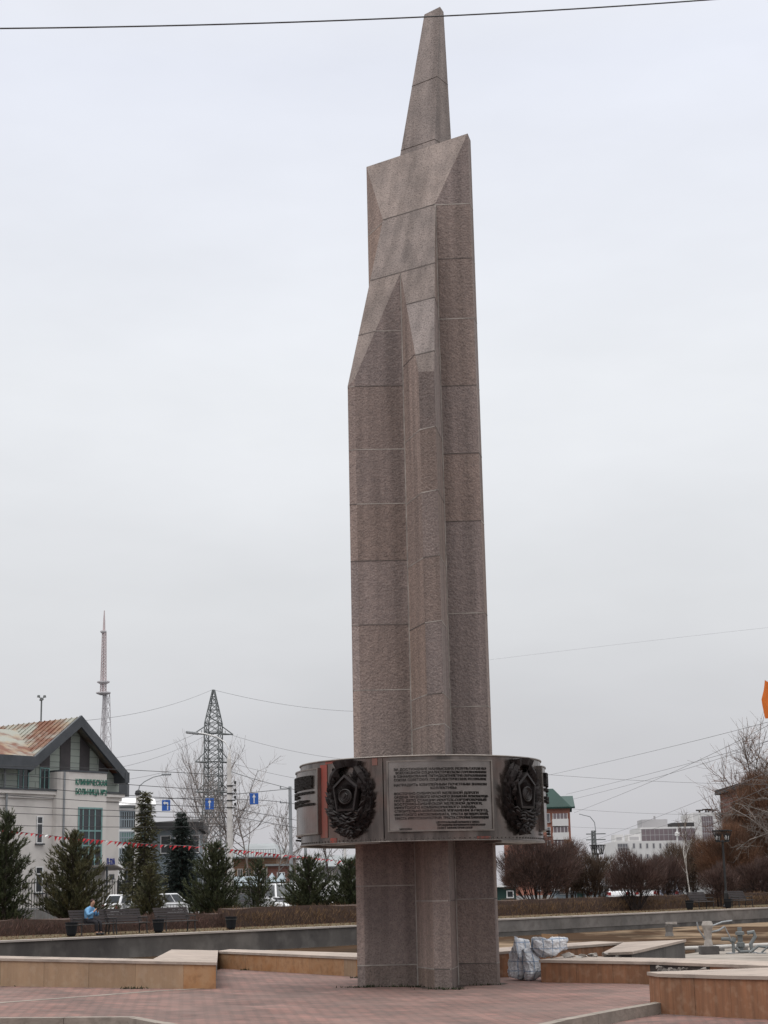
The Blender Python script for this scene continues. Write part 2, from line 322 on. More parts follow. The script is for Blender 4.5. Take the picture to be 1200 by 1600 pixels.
# far rim of the basin
b = MB(); b.prism([RP(-60, 0), RP(150, 0), RP(150, 0.5), RP(-60, 0.5)], -0.9, -0.05, edge={0: 0}, tile=3.0, tjit=0.1, mi=0)
w = thing('basin_wall', 'long dark concrete wall with a pale cap at the far edge of the empty basin', 'wall', (*RP(0, 0.25), -0.85))
b.build('wall_face', [M['conc_dark']], w)
b = MB()
s = -60
while s < 150:
    b.prism([RP(s, -0.06), RP(s + 2.97, -0.06), RP(s + 2.97, 0.42), RP(s, 0.42)], -0.05, 0.02 + random.uniform(-0.004, 0.004)); s += 3
b.build('cap', M['rim_cap'], w)
b = MB(); b.prism([RP(16, -0.02), RP(150, -0.02), RP(150, -0.0), RP(16, -0.0)], -0.62, -0.05); b.build('grey_facing', M['conc'], w)

# ------------------------------------------------------------------ low zigzag walls of the plaza
def low_wall(name, label, poly, zt, edge, mats, capover=0.02, zb=-0.9, capedge=True, tile=1.0, capmat=None):
    c = sum((Vector(p) for p in poly), Vector((0, 0))) / len(poly)
    w = thing(name, label, 'wall', (poly[0][0], poly[0][1], 0))
    b = MB(); b.prism(poly, zb, [z - 0.045 for z in zt], edge=edge, tile=tile, tjit=0.09, mi=0); b.build('facing', mats, w)
    b = MB(); b.prism(offset_poly(poly, capover), [z - 0.045 for z in zt], zt); b.build('cap', capmat or M['cap'], w, bevel=0.006)
    return w
wl = low_wall('low_wall', 'low tan stone wall with a pale cap at the left edge, turning a corner', [(-31, 44.75), (-7.28, 31.62), (-3.63, 29.48), (-3.05, 29.28), (-3.86, 37.3), (-5.0, 38.5), (-4.35, 30.95), (-7.8, 33.1), (-31, 46.2)],
         [0.55, 0.50, 0.45, 0.435, 0.37, 0.37, 0.45, 0.5, 0.55], {0: 1, 1: 1, 2: 2, 3: 3}, [M['conc_dark'], M['tan'], M['orange'], M['conc']])
low_wall('low_wall', 'low orange stone wall running behind the monument from the left corner', [(-3.84, 37.14), (-0.95, 32.66), (-0.71, 32.3), (0.75, 30.75), (2.1, 31.0), (4.65, 34.3), (4.2, 35.2), (1.9, 32.5), (0.75, 31.9), (-0.1, 33.2), (-3.66, 38.2)],
         [0.36, 0.36, 0.36, 0.38, 0.46, 0.46, 0.46, 0.46, 0.38, 0.36, 0.36], {0: 2, 1: 1, 2: 2, 3: 3, 4: 3}, [M['conc_dark'], M['tan'], M['orange'], M['brown']], tile=1.3)
low_wall('low_wall', 'short grey wedge wall with a pale slab top behind the brown wall', [(3.72, 30.2), (4.15, 29.75), (5.92, 34.65), (4.66, 34.28)],
         [0.42, 0.45, 0.47, 0.46], {}, [M['conc_dark']], capover=0.03)
wa = low_wall('low_wall', 'low brown veined stone wall beside the white sacks, broken at its right', [(2.5, 29.1), (4.2, 28.03), (4.205, 28.02), (4.95, 26.8), (9.2, 19.9), (9.9, 20.6), (5.0, 28.6), (3.0, 30.3)],
         [0.37, 0.35, 0.35, 0.355, 0.37, 0.37, 0.36, 0.37], {0: 1, 1: 2, 2: 2, 3: 1}, [M['conc_dark'], M['brown'], M['soffit']], tile=0.8)
low_wall('low_wall', 'low brown veined stone wall in the lower right corner by the kerb', [(3.53, 23.72), (3.6, 23.25), (4.37, 22.3), (4.8, 21.85), (9.5, 17.0), (11.5, 19.0), (5.75, 24.2), (4.9, 24.0)],
         [0.405, 0.405, 0.41, 0.415, 0.42, 0.42, 0.41, 0.41], {0: 1, 1: 1, 2: 1, 3: 1}, [M['conc_dark'], M['brown']], tile=0.75)
def rocks(n, place, smin, smax, flatness=0.7):
    b = MB()
    for _ in range(n):
        p = place(); s = random.uniform(smin, smax)
        q = [Vector((random.gauss(0, 1), random.gauss(0, 1), random.gauss(0, 1))).normalized() for _ in range(9)]
        bm = bmesh.new()
        for v in q: bm.verts.new(Vector((v.x * s * random.uniform(0.7, 1.3), v.y * s * random.uniform(0.7, 1.3), v.z * s * flatness)))
        bmesh.ops.convex_hull(bm, input=bm.verts); bm.verts.ensure_lookup_table()
        vs = [v for v in bm.verts if v.link_faces]; ix = {v: i for i, v in enumerate(vs)}
        b.add([v.co + Vector(p) for v in vs], [tuple(ix[v] for v in f.verts) for f in bm.faces]); bm.free()
    return b
def on_break():
    t = random.random(); p = Vector((4.22, 27.97, 0)).lerp(Vector((4.93, 26.8, 0)), t); return (p.x - 0.02, p.y - 0.03, random.uniform(-0.02, 0.27))
b = rocks(110, on_break, 0.03, 0.085); b.build('broken_core', M['rubble'], wa)
def on_gap():
    t = random.random(); p = Vector((3.0, 29.9, 0)).lerp(Vector((3.95, 30.1, 0)), t); return (p.x + random.uniform(-.1, .15), p.y + random.uniform(-.2, .2), random.uniform(0.25, 0.42))
b = rocks(46, on_gap, 0.03, 0.14, 0.4); tag(b.build('stone_rubble', M['pale_stone']), 'heap of pale broken slabs between the brown wall and the grey wedge wall', 'rubble', kind='stuff')
b = MB(); b.prism([(2.95, 29.6), (3.9, 29.2), (3.95, 30.3), (3.05, 30.35)], -0.9, 0.27); tag(b.build('wall_footing', M['conc_dark']), 'bare concrete footing under the pale broken slabs', 'footing')

# ------------------------------------------------------------------ the monument
MC = Vector((0.62, 29.15, 0))
mon = thing('stele_monument', 'tall granite stele with a steel ring band carrying plaques and bronze wreaths', 'monument', MC)
PL = dict(A=(-.615, 28.842), B=(-.484, 28.789), C=(.403, 28.804), D=(.662, 27.927), E=(.936, 27.715), F=(1.079, 28.741), G=(1.729, 28.704), H=(1.80, 29.02), M=(1.16, 29.42), K=(.12, 30.36), I=(-.2, 30.085), J=(.099, 29.426))
ORD = 'ABCDEFGHMKIJ'
def zcut(p): return min(13.947 + 2.255 * (p[0] - .66) + 3.197 * (p[1] - 29), 15.45)
bm = bmesh.new(); lay = bm.faces.layers.int.new('side')
lo = [bm.verts.new((*PL[k], -0.02)) for k in ORD]
hi = [bm.verts.new((*PL[k], 15.45 if k in 'GHMKI' else zcut(PL[k]))) for k in ORD]
side = {}
for i, k in enumerate(ORD):
    j = (i + 1) % 12; side[k] = bm.faces.new((lo[i], lo[j], hi[j], hi[i]))
ix = {k: i for i, k in enumerate(ORD)}
facet = bm.faces.new([hi[ix[k]] for k in 'ABCDEFGIJ']); bm.faces.new([hi[ix[k]] for k in 'GHMKI']); bm.faces.new(lo[::-1])
for i, k in enumerate(ORD): side[k][lay] = i + 1
facet[lay] = 50
def zpx(x, y, Y): return AT(x, y, Y).z
JT = {}
left_z = [zpx(600, y, 28.8) for y in (603, 702, 787, 876, 976, 1078, 1384, 1508)]
fin_z = [zpx(670, y, 27.8) for y in (668, 767, 869, 971, 1084, 1132, 1408, 1515)]
right_z = [zpx(720, y, 28.7) for y in (318, 403, 497, 602, 708, 814, 958, 1104, 1405, 1506)]
for k, zs in dict(A=left_z, B=left_z + [zpx(610, 517, 28.8)], C=fin_z + [10.9], D=fin_z, E=fin_z + [10.9, 12.0], F=right_z, G=right_z, H=right_z, M=left_z, K=left_z, I=left_z + [12.7, 14.0], J=left_z).items():
    JT[ix[k] + 1] = zs
joint_edges = []
def cut(faces, co, no):
    g = set(faces)
    for f in faces: g |= set(f.edges) | set(f.verts)
    r = bmesh.ops.bisect_plane(bm, geom=list(g), plane_co=co, plane_no=no, dist=1e-5)
for sid, zs in JT.items():
    for z in zs:
        fs = [f for f in bm.faces if f[lay] == sid]
        cut(fs, (0, 0, z), (0, 0, 1))
for z in (14.05, 12.74, 12.0, 11.6, 10.88):
    fs = [f for f in bm.faces if f[lay] == 50 and not (z == 12.0 and f.calc_center_median().x < .5) and not (z == 11.6 and f.calc_center_median().x > .45) and not (z == 10.88 and f.calc_center_median().x < .5)]
    if fs: cut(fs, (0, 0, z), (0, 0, 1))
tl = bm.loops.layers.float_color.new('tone'); bm.normal_update()
jm = MB()
for f in bm.faces:
    f.material_index = 1 if f[lay] == 50 or f.normal.z > 0.3 else 0
    t = random.uniform(0.91, 1.08); w = random.uniform(-0.02, 0.045)
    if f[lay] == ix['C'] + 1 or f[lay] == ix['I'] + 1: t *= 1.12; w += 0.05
    if f[lay] == ix['D'] + 1: t *= 0.94  # fin front darkened against its lighter side in colour, standing in for shading
    if f[lay] == ix['A'] + 1: t *= 1.12  # end face lightened in colour so its edge shows, as shading would
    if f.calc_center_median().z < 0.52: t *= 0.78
    for l in f.loops: l[tl] = (t * (1 + w), t, t * (1 - w), 1)
for e in bm.edges:
    if len(e.link_faces) == 2 and e.calc_length() > 0.05:
        f1, f2 = e.link_faces
        if f1.normal.angle(f2.normal, 0) < 0.02:
            a, c = e.verts[0].co, e.verts[1].co; n = f1.normal; d = (c - a).normalized(); sd_ = n.cross(d)
            fac = f1[lay] == 50; wv = 0.011 if fac else 0.009; h = 0.003
            jm.add([a - sd_ * wv + n * h, a + sd_ * wv + n * h, c + sd_ * wv + n * h, c - sd_ * wv + n * h, a - sd_ * wv - n * .02, a + sd_ * wv - n * .02, c + sd_ * wv - n * .02, c - sd_ * wv - n * .02],
                   [(0, 3, 2, 1), (0, 1, 5, 4), (1, 2, 6, 5), (2, 3, 7, 6), (3, 0, 4, 7)], 1 if fac or random.random() < 0.35 else 0)
for k in 'CF':
    x, y = PL[k]; jm.add([(x - .014, y - .02, 0), (x + .014, y - .02, 0), (x + .014, y + .02, 0), (x - .014, y + .02, 0), (x - .014, y - .02, zcut(PL[k]) - .03), (x + .014, y - .02, zcut(PL[k]) - .03), (x + .014, y + .02, zcut(PL[k]) - .03), (x - .014, y + .02, zcut(PL[k]) - .03)], [(0, 1, 5, 4), (1, 2, 6, 5), (2, 3, 7, 6), (3, 0, 4, 7), (4, 5, 6, 7)])
me = bpy.data.meshes.new('stele'); bm.to_mesh(me); bm.free()
me.materials.append(M['granite']); me.materials.append(M['granite_smooth'])
st = bpy.data.objects.new('stele', me); COL.objects.link(st); st.parent = mon; st.matrix_parent_inverse = inv_world(mon)
jm.build('mortar_joints', [M['mortar'], M['dark_joint']], st)

# spike: tapered block standing on the ridge
Gp, Ip = Vector(PL['G']), Vector(PL['I']); rdir = (Gp - Ip).normalized(); rback = Vector((-rdir.y, rdir.x))
def ridge_at(px_, py_):
    d = ray(px_, py_); n = Vector((-rdir.y, rdir.x)); t = (n.dot(Ip)) / (n.x * d.x + n.y * d.y); return Vector((d.x * t, d.y * t))
b0, b1 = ridge_at(624, 242), ridge_at(678.5, 226)
p3 = b1 + rback * 0.62; p4 = b0 + rback * 0.62
t1 = b1 + rback * 0.16; zt = AT(687.5, 10.5, t1.y).z; t1.x = AT(687.5, 10.5, t1.y).x
q = AT(663, 21, t1.y + 0.28); t0 = Vector((q.x, t1.y + 0.28))
q2 = AT(693, 17, t1.y + 0.2); t3 = Vector((q2.x, t1.y + 0.2)); t4 = t0 + (t3 - t1)
BZ, TZ = [15.40] * 4, [zt] * 4
ring0 = [(b0, 15.38), (b1, 15.38), (p3, 15.38), (p4, 15.38)]; ring2 = [(t0, zt), (t1, zt), (t3, zt), (t4, zt)]
def lerp_ring(s): return [(a[0].lerp(c[0], s), a[1] + (c[1] - a[1]) * s) for a, c in zip(ring0, ring2)]
sp = MB(); js = MB()
levels = [0.0, 0.06, 0.5, 1.0]
for u, v in zip(levels, levels[1:]):
    r0, r1 = lerp_ring(u), lerp_ring(v); tn = random.uniform(0.93, 1.05)
    for i in range(4):
        j = (i + 1) % 4; sp.quad((*r0[i][0], r0[i][1]), (*r0[j][0], r0[j][1]), (*r1[j][0], r1[j][1]), (*r1[i][0], r1[i][1]), 0, tn)
r1 = lerp_ring(1.0); sp.add([(*p, z) for p, z in r1], [(0, 1, 2, 3)])
for lv in (0.06, 0.5):
    r0 = lerp_ring(lv); sp.tube([(*p, z) for p, z in r0] + [(*r0[0][0], r0[0][1])], 0.009, 4, mi=1)
sp.build('spike', [M['granite_smooth'], M['dark_joint']], mon)

# darker paving in a ragged border round the foot of the stele
M['paving_dark'] = brick_mat('darker_paving', (0.11, 0.075, 0.064), (0.085, 0.066, 0.058), (0.045, 0.037, 0.033), 0.24, 0.12, 0.10, rot=R(38), patch=(0.07, 0.058, 0.05), pscale=2.5, pf=0.7)
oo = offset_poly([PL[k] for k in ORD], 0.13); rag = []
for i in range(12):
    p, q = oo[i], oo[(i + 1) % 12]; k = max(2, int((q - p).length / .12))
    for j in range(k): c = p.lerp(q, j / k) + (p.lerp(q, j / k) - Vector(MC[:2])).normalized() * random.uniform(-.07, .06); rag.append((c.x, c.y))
flat('darker_paving', rag, 0.004, M['paving_dark'])
# steel ring band
RC = Vector((0.54, 29.2, 0)); RR = 2.1; ROT = R(8.0)
ZT = zpx(687, 1180, RC.y - RR); ZB = zpx(687, 1313, RC.y - RR)
ZM = (ZT + ZB) / 2
def cyl(a, z, r=RR):               # a measured from the front plaque, positive to the right
    t = a + ROT; return Vector((RC.x + math.sin(t) * r, RC.y - math.cos(t) * r, z))
NB = 96
b = MB()
def shell(b, a0, a1, z0, z1, r0, r1, n, mi=0, close=True):
    ps = [(r0, z0), (r1, z0), (r1, z1), (r0, z1)]
    for i in range(n):
        x0, x1 = a0 + (a1 - a0) * i / n, a0 + (a1 - a0) * (i + 1) / n
        for k in range(4):
            (ra, za), (rb, zb_) = ps[k], ps[(k + 1) % 4]
            b.quad(cyl(x0, za, ra), cyl(x1, za, ra), cyl(x1, zb_, rb), cyl(x0, zb_, rb), mi)
    if close:
        for x, o in ((a0, 1), (a1, -1)):
            b.quad(*[cyl(x, z, r) for r, z in (ps if o > 0 else ps[::-1])], mi)
for qd in range(4):                 # four bent sheets with seams between them
    a0 = R(90 * qd - 26); shell(b, a0 + 0.004, a0 + R(90) - 0.004, ZB, ZT, RR - 0.05, RR, 26)
for k in range(70):
    a = R(-88 + 2.4 * k); b.box(cyl(a, ZB + 0.035, RR + 0.002), (0.02, 0.02, 0.02), rz=a + ROT, mi=1)
band = b.build('ring_band', [M['steel'], M['dark_joint']], mon)
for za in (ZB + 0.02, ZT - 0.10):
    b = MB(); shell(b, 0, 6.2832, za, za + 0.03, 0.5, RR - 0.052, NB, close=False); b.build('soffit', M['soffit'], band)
for a0, a1, z0, z1, o in ((27, 62, -.045, -.01, .10), (-62, -28, -.02, -.004, .012)):
    b = MB(); shell(b, R(a0), R(a1), ZB + z0, ZB + z1, RR - 0.35, RR + o, 14); b.build('bent_flange', M['steel_edge'], band)
for a0, a1, z0, z1, r0, r1 in ((-62.0, -56.8, ZB + .10, ZT - .06, RR, RR + .012), (-31, -28.5, ZT - .13, ZT + .015, RR - .052, RR + .01), (-58, -50, ZT - .05, ZT + .004, RR - .052, RR + .006), (-55, -51, ZB + .01, ZB + .09, RR, RR + .008), (16, 23, ZB + .02, ZB + .06, RR, RR + .006)):
    b = MB(); shell(b, R(a0), R(a1), z0, z1, r0, r1, 4); b.build('red_paint_patch', M['red_paint'], band)

def text_mesh(body, size, align='LEFT', font=None, bold=0.0, space=1.0):
    cu = bpy.data.curves.new('text', 'FONT'); cu.body = body; cu.size = size; cu.align_x = align; cu.offset = bold; cu.space_character = space; cu.resolution_u = 2
    o = bpy.data.objects.new('text', cu); COL.objects.link(o)
    dg = bpy.context.evaluated_depsgraph_get(); me = bpy.data.meshes.new_from_object(o.evaluated_get(dg))
    vs = [v.co.copy() for v in me.vertices]; fs = [tuple(p.vertices) for p in me.polygons]
    bpy.data.objects.remove(o); bpy.data.curves.remove(cu); bpy.data.meshes.remove(me)
    return vs, fs
def fit_line(body, width, h, x0, y0, justify=True):
    """one raised line of writing, squeezed or stretched to the width it has on the plaque"""
    vs, fs = text_mesh(body, h / 0.70, bold=0.0008)
    if not vs: return [], []
    mnx = min(v.x for v in vs); mxx = max(v.x for v in vs); k = width / (mxx - mnx)
    return [Vector(((v.x - mnx) * k + x0, v.y + y0, 0)) for v in vs], fs
LINES = [("ЗА ДОСТИЖЕНИЕ НАИВЫСШИХ РЕЗУЛЬТАТОВ ВО", 0, 1.0), ("ВСЕСОЮЗНОМ СОЦИАЛИСТИЧЕСКОМ СОРЕВНОВАНИИ", .02, .98), ("В ОЗНАМЕНОВАНИЕ ПЯТИДЕСЯТИЛЕТИЯ ОБРАЗОВАНИЯ", 0, 1.0), ("СОЮЗА СОВЕТСКИХ СОЦИАЛИСТИЧЕСКИХ РЕСПУБЛИК", 0, 1.0), None,
    ("НАГРАДИТЬ ЮБИЛЕЙНЫМ ПОЧЕТНЫМ ЗНАКОМ", 0, 1.0), ("КОЛЛЕКТИВЫ:", .38, .28), None,
    ("ВОСТОЧНО-СИБИРСКОЙ ЖЕЛЕЗНОЙ ДОРОГИ", 0, .90), ("ОРДЕНА ТРУДОВОГО КРАСНОГО ЗНАМЕНИ ЛОКОМОТИВ-", 0, 1.02), ("НОГО ДЕПО СТАНЦИИ ИРКУТСК-СОРТИРОВОЧНЫЙ", 0, .99), ("ВОСТОЧНО-СИБИРСКОЙ ЖЕЛЕЗНОЙ ДОРОГИ,", 0, .94), ("ИРКУТСКОГО КОМБИКОРМОВОГО ЗАВОДА,", 0, .87), ("СТРОИТЕЛЬНО-МОНТАЖНОЕ УПРАВЛЕНИЕ В-7 ВСУ ГА,", 0, 1.01), ("ИРКУТСКОГО МЯСОКОМБИНАТА, ТРЕСТА ЖЕЛДОРСТРОЙ,", 0, 1.01), ("ТРЕСТА ИРКУТСКЖИЛСТРОЙ, ТРЕСТА СТРОЙМЕХАНИЗАЦИЯ", 0, 1.01)]
def plaque(a_mid, hw, z0, z1, full, thick=0.0):
    b = MB(); shell(b, a_mid - hw, a_mid + hw, z0, z1, RR + 0.002, RR + 0.075, 20)
    p = b.build('text_plaque', M['steel_plate'], mon)
    b = MB(); r0, r1 = RR + 0.075, RR + 0.092
    shell(b, a_mid - hw, a_mid + hw, z1 - 0.022, z1, r0, r1, 20); shell(b, a_mid - hw, a_mid + hw, z0, z0 + 0.022, r0, r1, 20)
    for s_ in (-1, 1): shell(b, a_mid + s_ * (hw - 0.011), a_mid + s_ * hw, z0 + 0.022, z1 - 0.022, r0, r1, 1)
    b.build('plaque_frame', M['steel_edge'], p)
    b = MB(); Wd = 2 * hw * RR * 0.87; x0 = -Wd / 2 - 0.0; H = z1 - z0; y = H / 2 - 0.165; n = 0
    jobs = []
    for ln in LINES:
        if ln is None: y -= 0.025; continue
        jobs.append((ln[0], Wd * ln[2], 0.038, x0 + Wd * ln[1], y)); y -= 0.0565
    y -= 0.012
    for tx, xx, ww in (("ЦЕНТРАЛЬНЫЙ КОМИТЕТ КПСС", .43, .47), ("ПРЕЗИДИУМ ВЕРХОВНОГО СОВЕТА СССР", .44, .53), ("СОВЕТ МИНИСТРОВ СССР", .44, .38), ("ВЦСПС", .44, .12)):
        jobs.append((tx, Wd * ww, 0.030, x0 + Wd * xx, y)); y -= 0.045
    jobs.append(("МОСКВА", Wd * .13, 0.028, x0 + Wd * .05, y + 0.085)); jobs.append(("ДЕКАБРЬ 1972 г.", Wd * .23, 0.028, x0 + Wd * .05, y + 0.04))
    if not full: jobs = [(t, w * 0.99, h * 1.35, x, yy) for t, w, h, x, yy in jobs[:4]] + jobs[4:8] + jobs[-2:]
    zc = (z0 + z1) / 2
    for tx, ww, h, xx, yy in jobs:
        vs, fs = fit_line(tx, ww, h, xx, yy)
        up = [cyl(a_mid + v.x / RR, zc + v.y, RR + 0.090 + thick) for v in vs]; dn = [cyl(a_mid + v.x / RR, zc + v.y, RR + 0.074) for v in vs]
        b.add(up + dn, fs); k = len(up); o = len(b.v) - 2 * k; cnt = {}
        for f in fs:
            for i in range(len(f)):
                e = (f[i], f[(i + 1) % len(f)]); cnt[e] = 1
        for (i, j) in list(cnt):
            if (j, i) not in cnt: b.f.append((o + i, o + i + k, o + j + k, o + j)); b.m.append(0); b.t.append(1.0)
    b.build('lettering', M['letter'], p)
    return p
PZ0, PZ1 = ZB + 0.145, ZT - 0.075
plaque(0, R(23.6), PZ0, PZ1, True)
plaque(R(-90), R(29), PZ0 + 0.02, PZ1 - 0.03, False, .02)
plaque(R(90), R(27), PZ0 + 0.02, PZ1 - 0.03, False, .035)

# bronze wreath emblems
def emblem(a_mid):
    zc = zpx(551, 1245, RC.y - RR * 0.83)
    H2, W2 = 0.635, 0.475
    def bend(x, y, o): return cyl(a_mid + x / RR, zc + y, RR + o)
    root = MB(); n = 40; ps = []
    ring = [[(math.cos(6.2832 * i / n) * W2 * f_, math.sin(6.2832 * i / n) * H2 * f_ - 0.03, o) for i in range(n)] for f_, o in ((0.90, 0.0), (0.88, 0.06), (0.70, 0.09), (0.55, 0.05))]
    for r0, r1 in zip(ring, ring[1:]):
        for i in range(n):
            j = (i + 1) % n
            if 0.185 <= i / n < 0.315: continue
            root.quad(bend(*r0[i]), bend(*r0[j]), bend(*r1[j]), bend(*r1[i]))
    # leaves
    for ringk, (rad, cnt, ln, o0) in enumerate(((0.80, 44, 0.15, 0.07), (0.66, 38, 0.14, 0.105), (0.92, 46, 0.13, 0.05))):
        for i in range(cnt):
            t = 6.2832 * (i + 0.5 * ringk) / cnt + random.uniform(-.04, .04)
            if 1.15 < t % 6.2832 < 1.99: continue
            side_ = 1 if math.cos(t) > 0 else -1
            cx_, cy_ = math.cos(t) * W2 * rad, math.sin(t) * H2 * rad - 0.03
            tang = Vector((-math.sin(t) * W2 * side_, math.cos(t) * H2 * side_)).normalized(); outw = Vector((math.cos(t), math.sin(t)))
            d = (tang * 0.8 + outw * random.uniform(0.15, 0.75)).normalized(); s_ = Vector((-d.y, d.x)); l = ln * random.uniform(.65, 1.5); w_ = l * 0.27
            c = Vector((cx_, cy_)); o = o0 + random.uniform(-.03, .07)
            pts = [c - d * l * .5, c + s_ * w_, c + d * l * .5, c - s_ * w_, c]
            v = [bend(pts[0].x, pts[0].y, o), bend(pts[1].x, pts[1].y, o - .01), bend(pts[2].x, pts[2].y, o + .035), bend(pts[3].x, pts[3].y, o - .01), bend(c.x, c.y, o + .045)]
            root.add(v, [(0, 1, 4), (1, 2, 4), (2, 3, 4), (3, 0, 4)] if False else [(4, 1, 0), (4, 2, 1), (4, 3, 2), (4, 0, 3)])
    e = root.build('wreath_emblem', M['bronze'], mon)
    b = MB()                                                     # pentagon frame and plate
    pent = [(0.0, 0.36), (0.235, 0.165), (0.165, -0.235), (-0.165, -0.235), (-0.235, 0.165)]
    inn = [(x * 0.86, y * 0.86 + 0.004) for x, y in pent]
    for k in range(5):
        j = (k + 1) % 5
        P = lambda q, o: bend(q[0], q[1], o)
        b.quad(P(pent[k], .06), P(pent[k], .17), P(pent[j], .17), P(pent[j], .06)); b.quad(P(pent[k], .17), P(inn[k], .175), P(inn[j], .175), P(pent[j], .17)); b.quad(P(inn[k], .175), P(inn[k], .125), P(inn[j], .125), P(inn[j], .175))
    b.build('pentagon_frame', M['bronze_hi'], e)
    b = MB(); b.add([bend(x, y, .125) for x, y in inn], [(4, 3, 2, 1, 0)])
    for k in range(44):                                          # rays
        t = 6.2832 * k / 44; d = Vector((math.cos(t), math.sin(t))); s_ = Vector((-d.y, d.x)) * 0.008
        r1 = 0.20
        for kk in range(30):
            x, y = d.x * r1, d.y * r1
            ok = all((inn[(q + 1) % 5][0] - inn[q][0]) * (y - inn[q][1]) - (inn[(q + 1) % 5][1] - inn[q][1]) * (x - inn[q][0]) < 0 for q in range(5))
            if ok: break
            r1 -= 0.004
        p0, p1 = d * 0.125, d * max(r1, 0.135)
        b.add([bend(p0.x - s_.x, p0.y - s_.y, .126), bend(p0.x + s_.x, p0.y + s_.y, .126), bend(p1.x + s_.x, p1.y + s_.y, .126), bend(p1.x - s_.x, p1.y - s_.y, .126), bend(p0.x, p0.y, .15), bend(p1.x, p1.y, .142)],
              [(0, 4, 5, 3), (1, 2, 5, 4), (0, 1, 4), (3, 5, 2)])
    b.build('ray_plate', M['bronze'], e)
    b = MB(); n = 28                                              # round medallion: raised rims, globe, crossed tools
    prof = [(0.125, .126), (0.125, .165), (0.112, .172), (0.10, .155), (0.098, .150), (0.085, .163), (0.075, .150), (0.0, .155)]
    for (r0, o0), (r1, o1) in zip(prof, prof[1:]):
        for i in range(n):
            c0, s0, c1, s1 = math.cos(6.2832 * i / n), math.sin(6.2832 * i / n), math.cos(6.2832 * (i + 1) / n), math.sin(6.2832 * (i + 1) / n)
            b.quad(bend(c0 * r0, s0 * r0, o0), bend(c1 * r0, s1 * r0, o0), bend(c1 * r1, s1 * r1, o1), bend(c0 * r1, s0 * r1, o1))
    b.tube([bend(-.04, -.045, .168), bend(.03, .04, .168)], .007, 5); b.tube([bend(.012, .055, .168), bend(.05, .022, .168)], .011, 5)
    b.tube([bend(.045 * math.cos(t) - .004, .048 * math.sin(t), .168) for t in [x * 0.35 - 2.2 for x in range(11)]], .006, 5)
    b.build('medallion', M['bronze_hi'], e)
    b = MB()                                                     # banner across the top
    N = 10
    for i in range(N):
        x0, x1 = -0.24 + 0.48 * i / N, -0.24 + 0.48 * (i + 1) / N
        def top(x): return 0.60 - 0.55 * x * x
        def bot(x): return 0.44 + 0.05 * math.cos(x * 7)
        def oo(x): return 0.13 + 0.03 * math.sin(x * 26)
        k0, k1 = 0.78, 0.78
        a_, b_, c_, d_ = (x0 * k0, bot(x0), oo(x0)), (x1 * k0, bot(x1), oo(x1)), (x1, top(x1), oo(x1) + .03), (x0, top(x0), oo(x0) + .03)
        b.quad(bend(*a_), bend(*b_), bend(*c_), bend(*d_))
        a2, b2, c2, d2 = [(q[0], q[1], 0.02) for q in (a_, b_, c_, d_)]
        b.quad(bend(*d_), bend(*c_), bend(*c2), bend(*d2)); b.quad(bend(*a2), bend(*b2), bend(*b_), bend(*a_))
        if i == 0: b.quad(bend(*a_), bend(*d_), bend(*d2), bend(*a2))
        if i == N - 1: b.quad(bend(*c_), bend(*b_), bend(*b2), bend(*c2))
    for s_ in (-1, 1):
        b.tube([bend(s_ * .17, .47, .1), bend(s_ * .25, .36, .12), bend(s_ * .30, .27, .11), bend(s_ * .33, .16, .10)], [.05, .06, .05, .03], 6)
    b.build('banner', M['bronze'], e)
    b = MB()                                                     # ribbon folds at the foot
    for i in range(7):
        y = -0.28 - 0.052 * i; w_ = 0.30 - 0.035 * i
        b.tube([bend(-w_ + 2 * w_ * t, y + 0.05 * abs(2 * t - 1) + 0.022 * math.sin(t * 19 + i), .12 + .03 * math.sin(t * 13 + i * 2)) for t in [q / 12 for q in range(13)]], [.012 + .012 * math.sin(q / 12 * 3.14159) for q in range(13)], 5)
    for i in range(16):
        b.tube([bend(random.uniform(-.12, .12), -.60 + random.uniform(-.06, .10), .05), bend(random.uniform(-.12, .12), -.58 + random.uniform(-.06, .10), .13)], [.035, .02], 6)
    b.build('ribbon', M['bronze_hi'], e, smooth=True)
emblem(R(-42.5)); emblem(R(42.5))
for z_, r_, nm in ((ZT, .016, 'top_lip'), (ZB, .014, 'bottom_lip')):
    b = MB(); b.tube([cyl(6.28318 * i / NB, z_, RR + .006) for i in range(NB)] + [cyl(0, z_, RR + .006)], r_, 6, cap=False); b.build(nm, M['steel_edge'], band, smooth=True)

# ------------------------------------------------------------------ more materials
M['needles'] = mat('pine_needles', (0.068, 0.076, 0.036), (0.034, 0.043, 0.022), 1.6, 0.7, jitter=0.45)
M['needles_b'] = mat('dark_spruce_needles', (0.022, 0.033, 0.026), (0.014, 0.022, 0.018), 1.6, 0.7, jitter=0.4)
M['needles_y'] = mat('yellowing_pine_needles', (0.10, 0.088, 0.04), (0.046, 0.052, 0.026), 1.1, 0.7, jitter=0.45)
M['bark'] = mat('grey_brown_bark', (0.075, 0.058, 0.048), (0.045, 0.036, 0.03), 4, 0.95)
M['bark_pale'] = mat('pale_bark', (0.23, 0.205, 0.185), (0.15, 0.13, 0.12), 3, 0.9)
M['birch'] = mat('white_birch_bark', (0.55, 0.52, 0.48), (0.2, 0.18, 0.17), 3, 0.8, lo=0.5, hi=0.7)
M['twig_red'] = mat('reddish_twigs', (0.10, 0.060, 0.050), (0.068, 0.045, 0.039), 0.8, 0.95, jitter=0.4)
M['twig_brown'] = mat('brown_twigs', (0.115, 0.075, 0.05), (0.075, 0.053, 0.04), 0.8, 0.95, jitter=0.4)
M['twig_orange'] = mat('rusty_twigs', (0.15, 0.074, 0.042), (0.095, 0.055, 0.038), 0.5, 0.95, jitter=0.4)
